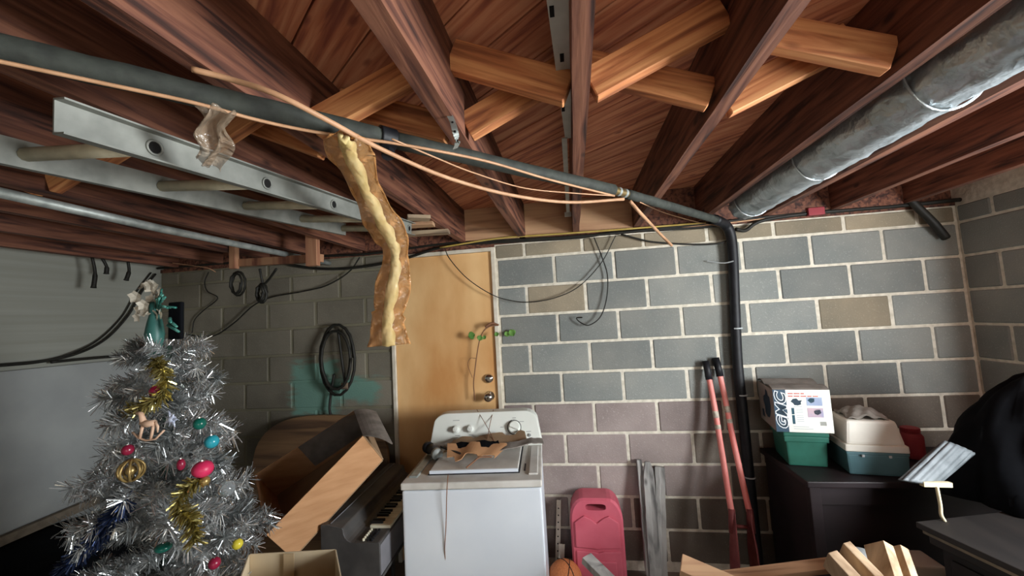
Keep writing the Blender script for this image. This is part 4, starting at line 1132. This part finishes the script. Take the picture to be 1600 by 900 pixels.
for k in range(18):
    a = q.uniform(.1, 1.6); L = q.uniform(.04, .085); b = tq(8, 52, -.01)
    d = Vector((math.cos(a), q.uniform(-.5, .3), math.sin(a)))
    MB().tube([b, b + d * L * .6, b + d * L + Vector((0, 0, -.01))], [.002, .003, .0045], 5).build('sprig', 'sprig', tp, smooth=True)

# dark junk bench along the left wall
bn = thing('covered_bench', (-2.95, 1.2, 0), 'low bench along the left wall under a dark crumpled cover', 'bench')
def tarp(u, v):
    y = -.4 + 2.75 * u; x = XL + .06 + .62 * v
    ridge = .43 + .12 * u + .03 * math.sin(u * 11 + v * 3) + .02 * math.sin(u * 23 + v * 9)
    z = ridge * (1 - max(0, v - .72) / .28) if v > .72 else ridge
    return (x + (.05 * math.sin(u * 15) if v > .7 else 0), y, max(z, .012))
MB().sheet(tarp, 40, 16, .006).build('dark_cover', 'tarp', bn, smooth=True)
MB().beam((XL + .075, -.3, .475), (XL + .075, 2.3, .60), .03, .05).build('back_rail', 'dust', bn)
for y in (-.2, 1.1, 2.2):
    MB().bx(XL + .1, XL + .14, y, y + .04, 0, .38).build('leg', 'desk', bn); MB().bx(XL + .42, XL + .46, y, y + .04, 0, .36).build('leg', 'desk', bn)

# ------------------------------------------------------------------ between washer and conduit
# gas can
gc = thing('gas_can', (.055, 2.56, 0), 'tall faded-red plastic gas can standing against the block wall', 'can')
cw, cy0, cy1, ch = .318, 2.512, 2.68, .535
def canpoly(w, h):
    P = [(-w / 2, .0), (w / 2, 0), (w / 2, h * .74)]
    for a in range(0, 91, 15): P.append((w / 2 - .085 + .085 * math.cos(math.radians(a)), h - .13 + .13 * math.sin(math.radians(a))))
    for a in range(90, 181, 15): P.append((-w / 2 + .085 + .085 * math.cos(math.radians(a)), h - .13 + .13 * math.sin(math.radians(a))))
    return P + [(-w / 2, h * .74)]
cxx = .055
# body as a lofted shell with a handle opening: two faces joined round the hole
outl = canpoly(cw, ch)
n = len(outl)
hole = [(.062 * math.copysign(abs(math.cos(t)) ** .5, math.cos(t)), ch - .048 + .019 * math.copysign(abs(math.sin(t)) ** .6, math.sin(t))) for t in [2 * math.pi * (k + .5) / 16 for k in range(16)]]
bm_ = bmesh.new()
def ring(P, y): return [bm_.verts.new((cxx + x, y, z)) for x, z in P]
def link(R1, R2):
    for i in range(len(R1)): bm_.faces.new((R1[i], R1[(i + 1) % len(R1)], R2[(i + 1) % len(R2)], R2[i]))
ins = [(x * .93, .006 + z * .97) for x, z in outl]
r0, r1, r2_, r3 = ring(ins, cy0), ring(outl, cy0 + .014), ring(outl, cy1 - .014), ring(ins, cy1)
h0, h1 = ring(hole, cy0), ring(hole, cy1)
link(r0, r1); link(r1, r2_); link(r2_, r3); link(h1, h0)
for rr, hh in ((r0, h0), (r3, h1)):
    es = [bm_.edges.get((rr[i], rr[(i + 1) % n])) for i in range(n)] + [bm_.edges.get((hh[i], hh[(i + 1) % 16])) for i in range(16)]
    bmesh.ops.triangle_fill(bm_, edges=es, use_beauty=True)
bmesh.ops.recalc_face_normals(bm_, faces=bm_.faces)
me = bpy.data.meshes.new('body'); bm_.to_mesh(me); bm_.free()
me.transform(Matrix.Translation(-OFF[gc.name])); me.materials.append(M['redplastic'])
o = bpy.data.objects.new('body', me); COL.objects.link(o); o.parent = gc; OFF[o.name] = OFF[gc.name]
# raised panels on the face
def cpanel(P, d, name): return MB().slab([(cxx + x, cy0 + .004, z) for x, z in P], (0, -d, 0)).build(name, 'redplastic', gc, bevel=.006, seg=2)
cpanel([(-.132, .255), (-.025, .25), (0, .243), (.025, .25), (.132, .255), (.132, .40), (.075, .44), (.04, .425), (0, .395), (-.04, .425), (-.075, .44), (-.132, .40)], .016, 'upper_panel')
cpanel([(-.132, .03), (.132, .03), (.132, .235), (.03, .232), (0, .222), (-.03, .232), (-.132, .235)], .013, 'lower_panel')
cpanel([(-.015, .05), (.1, .05), (.1, .18), (-.015, .18)], .02, 'moulded_plate')
# basketball
bp_ = Vector((-0.157, 2.448, 0.103)); bp_.x += .004
bl = thing('basketball', (bp_.x, bp_.y, 0), 'orange basketball on the floor between the washer and the gas can', 'ball')
br = .103; bp_.z = br
MB().ball(bp_, br, 24).build('sphere', 'ball', bl, smooth=True)
for k, R_ in enumerate((Matrix.Rotation(.5, 3, 'Z') @ Matrix.Rotation(.4, 3, 'X'), Matrix.Rotation(-.9, 3, 'Z') @ Matrix.Rotation(1.5, 3, 'X'), Matrix.Rotation(1.9, 3, 'Y'))):
    MB().tube([bp_ + R_ @ Vector((br * math.cos(a), br * math.sin(a), 0)) for a in [2 * math.pi * j / 40 for j in range(40)]], .0028, 6, closed=True).build('seam', 'ballseam', bl, smooth=True)
# perforated strip
ps = thing('perforated_strip', (-0.194, 2.620, 0.089), 'white perforated metal strip leaning on the wall beside the washer', 'strip')
sa, sb = Vector((-0.177, 2.690, 0.447)), Vector((-0.208, 2.600, 0.051))
MB().beam(sa, sb, .028, .003, up=(0, -1, 0)).build('strip_face', 'white', ps)
MB().beam(sa + Vector((.014, .010, 0)), sb + Vector((.014, .010, 0)), .003, .02, up=(0, -1, 0)).build('strip_edge', 'white', ps)
for k in range(9): MB().lathe([(.0045, 0), (.0045, .002)], lerp(sa, sb, .12 + .1 * k) + Vector((0, -.0012, 0)), R90, 8).build('punched_hole', 'hole', ps)
MB().beam((-0.168, 2.600, 0.218), (-0.179, 2.590, 0.108), .035, .006, up=(0, -1, 0)).build('mounting_plate', 'white', ps)
# weathered post
wp = thing('weathered_post', (0.363, 2.580, 0.078), 'split grey weathered post leaning on the blocks right of the gas can', 'post')
for a, b, w, h, dy in (((998, 718), (1012, 897), .028, .05, 0), ((1012, 721), (1026, 897), .052, .03, -.026), ((1030, 729), (1034, 897), .05, .045, .004)):
    pass
def post(a, b, w, h, r):
    a, b = Vector(a), Vector(b); N = 14; q = random.Random(int(w * 1e4)); pts = []
    d = (b - a).normalized(); s = d.cross(Vector((0, 1, 0))).normalized(); u = s.cross(d).normalized()
    vs = []; fs = []
    for i in range(N + 1):
        k = min(1, .45 + .55 * (i / 1.6)) if r else 1
        c = a.lerp(b, i / N) + s * q.uniform(-.002, .002)
        for x, y in ((-.5, -.5), (-.1, -.5), (.06, -.42), (.5, -.5), (.5, .5), (-.5, .5)):
            vs.append(c + s * (w * x * k + q.uniform(-.0015, .0015)) + u * (h * y + q.uniform(-.0015, .0015)))
    for i in range(N):
        for k in range(6): fs.append((i * 6 + k, i * 6 + (k + 1) % 6, (i + 1) * 6 + (k + 1) % 6, (i + 1) * 6 + k))
    fs += [(5, 4, 3, 2, 1, 0), tuple(N * 6 + k for k in range(6))]
    return MB().add(vs, fs).build('slat', 'greywood', wp)
post((0.355, 2.690, 0.706), (0.343, 2.560, 0.064), .03, .05, False)
post((0.405, 2.660, 0.704), (0.376, 2.530, 0.084), .066, .03, True)
post((0.478, 2.690, 0.662), (0.417, 2.560, 0.067), .058, .05, False)
# post-hole digger
ph = thing('post_hole_digger', (0.789, 2.420, 0.187), 'red-handled post hole digger with black grips leaning on the wall', 'tool')
for a, m1, b, ra in (((0.815, 2.680, 1.308), (0.823, 2.570, 0.815), (0.813, 2.470, 0.493), .0165), ((0.882, 2.690, 1.324), (0.899, 2.580, 0.848), (0.908, 2.470, 0.495), .0165)):
    a, m1, b = Vector(a), Vector(m1), Vector(b)
    P = spline([a, lerp(a, m1, .5) + Vector((.004, 0, 0)), m1, b], 6)
    h_ = MB().tube(P, ra, 12).build('handle', 'redhandle', ph, smooth=True)
    d = (P[2] - P[0]).normalized()
    MB().tube([a - d * .012, a + d * .105], ra * 1.28, 12).build('grip', 'black', h_, smooth=True)
    i1 = 8; MB().tube([P[7], P[8]], ra * 1.05, 12, caps=False).build('worn_label', 'label', h_, smooth=True)
    MB().tube([P[9], P[9].lerp(P[10], .6)], ra * 1.05, 12, caps=False).build('worn_label', 'label', h_, smooth=True)
for (a, b, s) in (((0.815, 2.470, 0.510), (0.777, 2.420, 0.160), -1), ((0.910, 2.470, 0.512), (0.898, 2.420, 0.165), 1)):
    a, b = Vector(a), Vector(b)
    def blade(u, v, a=a, b=b, s=s):
        w = .018 + .045 * min(1, u * 1.6); p = a.lerp(b, u); t = (v - .5) * 2
        return p + Vector((s * .022 * (1 - t * t) * min(1, u * 2) - s * .01, t * w, 0))
    bl_ = MB().sheet(blade, 10, 10, .004).build('blade', 'redsteel', ph, smooth=True)
    MB().tube([a, a.lerp(b, .35)], .018, 10).build('socket', 'redsteel', ph, smooth=True)
MB().tube([(0.816, 2.470, 0.416), (0.917, 2.470, 0.411)], .010, 8).build('pivot_bolt', 'redsteel', ph, smooth=True)
# grey plank, tan planks and pale lumber in the foreground
def board(name, m, a, b, w, h, lab, grp=None, up=(0, 0, 1), par=None):
    o = MB().beam(a, b, w, h, up=up).build(name, m, bevel=.0025)
    return tag(o, lab, 'board', grp)
board('plank', 'greywood', (-0.016, 1.859, 0.572), (0.199, 1.644, 0.487), .055, .03, 'weathered grey plank end rising in front of the gas can')
board('plank', 'tanwood', (0.371, 1.783, 0.604), (0.629, 1.706, 0.536), .075, .035, 'tan plank slanting down in front of the post hole digger', up=(0, -.5, 1))
board('plank', 'tanwood', (0.580, 1.949, 0.453), (1.149, 1.968, 0.535), .05, .032, 'long tan plank lying level behind the pale lumber ends', up=(0, -.4, 1))
q1 = [(1300, 868, 1390, 960, 1.22, 'left pale board end of the left pair'), (1320, 857, 1410, 950, 1.24, 'right pale board end of the left pair'),
      (1370, 850, 1410, 985, 1.30, 'left pale board end of the right pair'), (1392, 856, 1430, 985, 1.30, 'rightmost pale board end at the bottom of the picture')]
LUM = [(((0.739, 1.413, 0.859), (0.807, 1.229, 0.749)), .032), (((0.797, 1.441, 0.873), (0.858, 1.256, 0.763)), .026), (((0.950, 1.528, 0.839), (0.870, 1.326, 0.677)), .036), (((1.001, 1.537, 0.824), (0.920, 1.333, 0.674)), .03)]
for n_, (((a, b), w), (_, _, _, _, _, lab)) in enumerate(zip(LUM, q1)):
    a, b = Vector(a), Vector(LUM[n_ - n_ % 2][0][1]); a0 = Vector(LUM[n_ - n_ % 2][0][0])
    d = (b - a0); b2 = a + d * (a.z / -d.z) * .97
    board('lumber', 'palewood', a, b2, w, .07, 'light sawn ' + lab, 'sawn lumber leaning in the foreground', up=(.25, -1, .2))
# grey bag behind the lumber
def sack(u, v):
    a = 2 * math.pi * u; b = math.pi * (v - .5)
    c = Vector((1.004, 1.705, 0.622)); k = 1 + .08 * math.sin(a * 3 + v * 5)
    z = c.z + .12 * math.sin(b) * (1 + .12 * math.cos(a))
    return c + Vector((.075 * math.cos(b) * math.cos(a) * k, .06 * math.cos(b) * math.sin(a) * k, 0)) + Vector((0, 0, z - c.z))
sk = Vector((1.004, 1.705, 0.622))
gb = thing('grey_bag', (sk.x, sk.y, 0), 'rounded grey bag behind the pale lumber ends', 'bag')
mb = MB(); prof = [(.10, .002), (.115, .2), (.11, .45), (.095, sk.z - .02), (.08, sk.z + .05), (.055, sk.z + .085), (.02, sk.z + .1)]
a0_ = 0; mb.lathe(prof, (sk.x, sk.y, 0), None, 24); qq = random.Random(4)
for i, v in enumerate(mb.v): mb.v[i] = v + Vector((qq.uniform(-.005, .005), qq.uniform(-.005, .005), 0))
mb.build('bag_body', 'bag', gb, smooth=True)

# ------------------------------------------------------------------ dark desk with boxes
DZt = .775
dk = thing('desk', (1.6, 2.45, 0), 'dark wooden desk against the back wall in the right corner', 'desk')
dx0, dx1, dy0, dy1 = 1.085, 2.1, 2.19, 2.695
MB().bx(dx0, dx1, dy0, dy1, DZt - .03, DZt).build('desk_top', 'desk', dk, bevel=.005)
MB().bx(dx0 + .02, dx0 + .045, dy0 + .03, dy1 - .02, 0, DZt - .03).build('side_panel', 'desk', dk)
MB().bx(dx1 - .045, dx1 - .02, dy0 + .03, dy1 - .02, 0, DZt - .03).build('side_panel', 'desk', dk)
MB().bx(dx0 + .045, dx1 - .045, dy0 + .05, dy0 + .07, DZt - .13, DZt - .03).build('apron', 'desk', dk)
MB().bx(dx0 + .045, dx1 - .045, dy0 + .075, dy0 + .09, .06, DZt - .03).build('front_panel', 'desk', dk)
for x in (dx0 + .012, dx1 - .062): MB().bx(x, x + .05, dy0 + .012, dy0 + .05, 0, DZt - .03).build('leg', 'desk', dk, bevel=.004)

def obox(name, o, e1, e2, w, d, h, m, par, bevel=.0, top=1.0, dz=0):
    """box on a corner o with horizontal edge directions e1, e2; top may taper"""
    o, e1, e2 = Vector(o), Vector(e1), Vector(e2)
    P = [o, o + e1 * w, o + e1 * w + e2 * d, o + e2 * d]; c = sum(P, Vector()) / 4
    T = [c + (p - c) * top + Vector((0, 0, h)) for p in P]
    return MB().hexa(P + T).build(name, m, par, bevel=bevel)
# green storage tote
e1, e2 = Vector((.9855, -.17, 0)), Vector((.17, .9855, 0))
g0 = Vector((1.109, 2.402, 0.776))
tb = thing('storage_tote', g0 + e1 * .12 + e2 * .13, 'green plastic storage tote on the desk under the printed carton', 'tote')
gw, gd_, gh = .178, .235, .185
c0 = g0 + e1 * .0
obox('tote_body', c0, e1, e2, gw, gd_, gh * .78, 'tote', tb, .008, 1.07)
obox('tote_rim', c0 - e1 * .014 - e2 * .014 + Vector((0, 0, gh * .70)), e1, e2, gw + .028, gd_ + .028, .03, 'tote', tb, .005)
obox('tote_lid', c0 - e1 * .016 - e2 * .016 + Vector((0, 0, gh * .86)), e1, e2, gw + .032, gd_ + .032, gh * .14, 'tote', tb, .006)
# printed carton
k0 = g0 - e1 * .050 - e2 * .03 + Vector((0, 0, gh + .002))
kw, kd, kh = .262, .30, .225
kc = thing('printed_carton', k0 + e1 * kw / 2 + e2 * kd / 2, 'white and blue printed carton with big outlined letters on the green tote', 'box')
obox('carton_body', k0, e1, e2, kw, kd, kh, 'box_photo', kc, .002)
up_ = Vector((0, 0, 1))
KS = .262 / .295
def fp(x, z, out=.0):
    x = x if x in (0.0, kw) else (x * KS if x > .0861 else x * .072 / .086)
    z = z if z in (0, kh) else z * .225 / .238
    return k0 + e1 * x + up_ * z - e2 * out          # point on the front face
def sp_(y, z, out=.0): return k0 + e2 * y + up_ * z - e1 * out         # point on the left side
def rect(fn, x0, x1, z0, z1, m, name, out=.0006, par=kc, t=.0005):
    P = [fn(x0, z0, out), fn(x1, z0, out), fn(x1, z1, out), fn(x0, z1, out)]
    return MB().slab(P, (P[1] - P[0]).cross(P[3] - P[0]).normalized() * t).build(name, m, par)
bw = .072
band = rect(fp, 0.0, bw, 0, kh, 'box_band', 'blue_band')
face = rect(fp, bw, kw, 0, kh, 'box_white', 'white_face')
# big vertical letters, white outline under dark fill
def letters(txt, size, off, m, name, x, z, lift, par, fn=fp, shear=.28, ex=e1, sx=1.0, bold=.0):
    cu = bpy.data.curves.new(name, 'FONT'); cu.body = txt; cu.size = size; cu.shear = shear; cu.offset = off
    cu.space_character = 1.02; cu.resolution_u = 3; cu.extrude = .0003
    tmp = bpy.data.objects.new(name, cu)
    COL.objects.link(tmp)
    dg = bpy.context.evaluated_depsgraph_get()
    me = bpy.data.meshes.new_from_object(tmp.evaluated_get(dg))
    bpy.data.objects.remove(tmp)
    return me
def put_text(me, name, m, par, origin, ax, ay, an):
    ax, ay, an = Vector(ax), Vector(ay), Vector(an); off = OFF[par.name]
    for v in me.vertices:
        c = v.co.copy(); v.co = origin + ax * c.x + ay * c.y + an * c.z - off
    me.materials.clear(); me.materials.append(M[m])
    o = bpy.data.objects.new(name, me); COL.objects.link(o); o.parent = par; OFF[o.name] = off
    return o
me = letters('GMC', .083, .0058, '', 'letter_outline', 0, 0, 0, band)
w_ = max(v.co.x for v in me.vertices) - min(v.co.x for v in me.vertices)
hgt = max(v.co.y for v in me.vertices) - min(v.co.y for v in me.vertices)
kx_ = (kh * .90) / w_
ky_ = .058 / hgt
ORG = fp(.0665, .014, .0014)
put_text(me, 'letter_outline', 'ink_white', band, ORG, up_ * kx_, -e1 * ky_, -e2)
me = letters('GMC', .083, .0013, '', 'letter_fill', 0, 0, 0, band)
put_text(me, 'letter_fill', 'ink_navy', band, ORG - e2 * .0008, up_ * kx_, -e1 * ky_, -e2)
q = random.Random(2)
zz = .012
while zz < kh - .02:      # line of tiny unreadable print beside the letters
    L = q.uniform(.008, .02); rect(fp, .0745, .0785, zz, zz + L, 'ink_white', 'fine_print', .0013, band); zz += L + .005
# white face print: red heading, pictures, barcode
zz = bw + .012
for row, z in ((0, .214), (1, .199)):
    x = bw + .012
    for wl_ in ((.022, .03, .018) if row == 0 else (.02, .03, .03, .022, .028)):
        rect(fp, x, x + wl_, z, z + .006, 'ink_red', 'fine_print', .0013, face); x += wl_ + .005
def blob(fn, pts, m, name, par, out=.0013):
    P = [fn(x, z, out) for x, z in pts]
    return MB().slab(P, (P[1] - P[0]).cross(P[2] - P[0]).normalized() * .0004).build(name, m, par)
X = bw
blob(fp, [(X + .018, .172), (X + .03, .186), (X + .05, .19), (X + .06, .178), (X + .078, .180), (X + .07, .166), (X + .072, .156), (X + .054, .150), (X + .036, .152), (X + .03, .162)], 'ink_navy', 'machine_picture', face)
rect(fp, X + .03, X + .075, .141, .145, 'ink_grey', 'shadow_picture', .0012, face)
rect(fp, X + .1, X + .18, .15, .196, 'ink_blue', 'photo_print', .0012, face)
blob(fp, [(X + .105, .18), (X + .12, .192), (X + .142, .19), (X + .14, .172), (X + .122, .163)], 'ink_teal', 'machine_picture', face, .0017)
rect(fp, X + .1, X + .18, .085, .137, 'ink_violet', 'photo_print', .0012, face)
blob(fp, [(X + .132, .118), (X + .145, .130), (X + .165, .128), (X + .17, .11), (X + .15, .098), (X + .135, .104)], 'ink_navy', 'machine_picture', face, .0017)
for z0, z1 in ((.100, .136), (.046, .096)): rect(fp, X + .018, X + .032, z0, z1, 'ink_teal', 'spec_column', .0012, face)
for z in (.128, .118, .108, .09, .08, .07, .06): rect(fp, X + .042, X + .078, z, z + .004, 'ink_grey', 'fine_print', .0012, face)
for i in range(9): rect(fp, X + .158 + i * .0036, X + .160 + i * .0036, .04, .062, 'print_grey', 'barcode_bar', .0012, face)
for z, w in ((.03, .08), (.018, .1)): rect(fp, X + .02, X + .02 + w, z, z + .003, 'ink_grey', 'fine_print', .0012, face)
# photo side: dark machine silhouette
blob(sp_, [(.10, .05), (.075, .08), (.06, .12), (.07, .17), (.10, .175), (.115, .20), (.14, .205), (.15, .17), (.19, .155), (.2, .13), (.175, .10), (.18, .06), (.14, .045)][::-1], 'ink_navy', 'machine_picture', kc)
blob(sp_, [(.19, .03), (.24, .03), (.24, .07), (.21, .075)][::-1], 'ink_navy', 'machine_picture', kc)
# open top flaps, dusty
def tf(u, v): return k0 + up_ * (kh + .003 + .012 * math.sin(math.pi * v)) + e1 * (kw * u) + e2 * (kd * (.02 + .46 * v))
def tf2(u, v): return k0 + up_ * (kh + .006 + .016 * math.sin(math.pi * v)) + e1 * (kw * u) + e2 * (kd * (.52 + .46 * v))
MB().sheet(tf, 6, 5, .004).build('top_flap', 'card_grey', kc); MB().sheet(tf2, 6, 5, .004).build('top_flap', 'card_grey', kc)

# pet-carrier style beige and teal case
t0 = Vector((1.331, 2.283, 0.776))
f1_, f2_ = Vector((.985, -.17, 0)), Vector((.17, .985, 0))
tw_, td_ = .245, .25
tcx = thing('plastic_case', t0 + f1_ * tw_ / 2 + f2_ * td_ / 2, 'beige-lidded plastic case with dark teal base on the desk', 'case')
obox('base', t0, f1_, f2_, tw_, td_, .105, 'teal', tcx, .01, 1.04)
obox('base_lip', t0 - f1_ * .006 - f2_ * .006 + up_ * .1, f1_, f2_, tw_ + .012, td_ + .012, .014, 'teal', tcx, .004)
obox('lid_skirt', t0 - f1_ * .008 - f2_ * .008 + up_ * .115, f1_, f2_, tw_ + .016, td_ + .016, .035, 'beige', tcx, .006, .99)
obox('lid', t0 + up_ * .148, f1_, f2_, tw_, td_, .115, 'beige', tcx, .014, .84)
for x in (.06, .17): MB().box(t0 + f1_ * x - f2_ * .012 + up_ * .098, (.012, .006, .012), RZ(-10)).build('latch', 'ink_grey', tcx, bevel=.002)
lump = MB(); cL = t0 + f1_ * tw_ * .5 + f2_ * td_ * .5 + up_ * .262; qq = random.Random(8)
def rg(u, v):
    x, y = (u - .5) * .17, (v - .5) * .17; r = math.hypot(x, y) / .1
    return cL + f1_ * x + f2_ * y + up_ * (.006 + max(0, .04 * (1 - r * r)) + .008 * math.sin(u * 17 + v * 7) * math.cos(v * 19))
tag(MB().sheet(rg, 20, 20, .006).build('rag', 'rag', smooth=True), 'crumpled dusty rag on top of the beige case lid', 'rag')
rp_ = (1.793, 2.520, 0.860)
rj = thing('red_jar', (rp_[0], rp_[1], DZt), 'dull red plastic jar behind the beige case', 'jar')
MB().lathe([(.05, .002), (.052, .01), (.052, .12), (.04, .135), (.038, .14)], (rp_[0], rp_[1], DZt), None, 20).build('jar_body', 'red', rj, smooth=True)
MB().lathe([(.042, .138), (.042, .16), (.038, .163)], (rp_[0], rp_[1], DZt), None, 20).build('jar_lid', 'red', rj)

# low dark cabinet in the right foreground
CZt = .80
ca, cb = Vector((1.237, 1.770, 0.800)), Vector((1.309, 1.480, 0.800))
ca.z = cb.z = 0
cdir = (ca - cb).normalized()          # away from the camera
cn = Vector((cdir.y, -cdir.x, 0))      # into the cabinet, to the right
cab = thing('dark_cabinet', ca + cn * .35 - cdir * .4, 'long dark wooden cabinet with stepped moulded edge in the right corner', 'cabinet')
def cbox(a0, a1, n0, n1, z0, z1, name, m='cabinet', bev=.004):
    o, = [ca]
    return obox(name, ca - cdir * a1 + cn * n0 + up_ * z0, cdir, cn, a1 - a0, n1 - n0, z1 - z0, m, cab, bev)
cbox(-.0, .95, 0, .72, CZt - .022, CZt, 'cabinet_top')
cbox(.008, .95, .014, .71, CZt - .04, CZt - .022, 'moulding', 'dust')
cbox(.015, .95, .03, .70, CZt - .075, CZt - .04, 'moulding')
cbox(.03, .94, .06, .69, .05, CZt - .075, 'carcass')
cbox(.04, .93, .07, .68, 0, .05, 'plinth')
for a in (.06, .36, .66): cbox(a, a + .27, .05, .062, .12, CZt - .11, 'side_panel')

# pale low carton below the desk
lo = thing('low_carton', (1.2, 2.0, 0), 'flat pale carton stacked low in front of the desk', 'box')
lz = (1.428, 2.056, 0.471)
MB().bx(lz[0] - .14, lz[0] + .105, lz[1] - .0, lz[1] + .13, lz[2] - .085, lz[2]).build('lid', 'beige', lo, bevel=.008)
MB().bx(lz[0] - .13, lz[0] + .095, lz[1] + .012, lz[1] + .12, 0, lz[2] - .08).build('carton_body', 'beige', lo, bevel=.004)

# black cover heaped on the cabinet
def heap(u, v):
    a = 2 * math.pi * u; t = v
    c = ca + cn * .67 + cdir * .03
    r = (1 - t) ** .55
    rx = (.33 + .03 * math.sin(a * 3)) * r; ry = (.24 + .03 * math.sin(a * 2 + 1)) * r
    z = CZt + .004 + .50 * t ** .7 * (1 + .04 * math.sin(a * 4))
    k = 1 + .06 * math.sin(a * 9 + t * 6) + .03 * math.sin(a * 17 - t * 9)
    return c + Vector((rx * math.cos(a) * k, ry * math.sin(a) * k, z - c.z))
tag(MB().sheet(heap, 44, 14, .006).build('black_cover', 'tarp', smooth=True), 'black plastic cover heaped over something on the dark cabinet', 'cover')

# folded silver cloth sleeve with a white tag and a cream strip
fs_ = thing('silver_sleeve', (1.404, 1.919, 0.869), 'crumpled pleated silver cloth sleeve lying open-ended on the black heap', 'cloth')
P0, P1 = Vector((1.277, 1.793, 0.933)), Vector((1.525, 1.905, 1.031))
ax_ = (P1 - P0).normalized(); su = Vector((1.329, 1.803, 0.907)) - Vector((1.224, 1.783, 0.960)); hwid = su.length / 2; su.normalize(); nv_ = ax_.cross(su).normalized()
def slv(u, v):
    a = 2 * math.pi * v
    w = hwid * (1.0 + .05 * u); t = .026 * (1 - .45 * u)
    k = 1 + .13 * math.sin(a * 13 + u * 2) * (.4 + .6 * u)
    return P0.lerp(P1, u) + ax_ * (.022 * math.cos(a) * (1 - u)) + su * (w * math.cos(a) * k) + nv_ * (t * math.sin(a) * k)
MB().sheet(slv, 16, 56, .0025).build('sleeve', 'greycloth', fs_, smooth=True)
MB().beam((1.277, 1.773, 0.939), (1.386, 1.790, 0.930), .018, .018).build('white_tag', 'rope', fs_, bevel=.002)
cable('cream_strip', [(1.325, 1.771, 0.930), (1.328, 1.773, 0.901), (1.333, 1.777, 0.857), (1.330, 1.775, 0.823), (1.341, 1.778, 0.798), (1.337, 1.780, 0.771)], .0058, 'rope', None, parent=fs_, n=6)
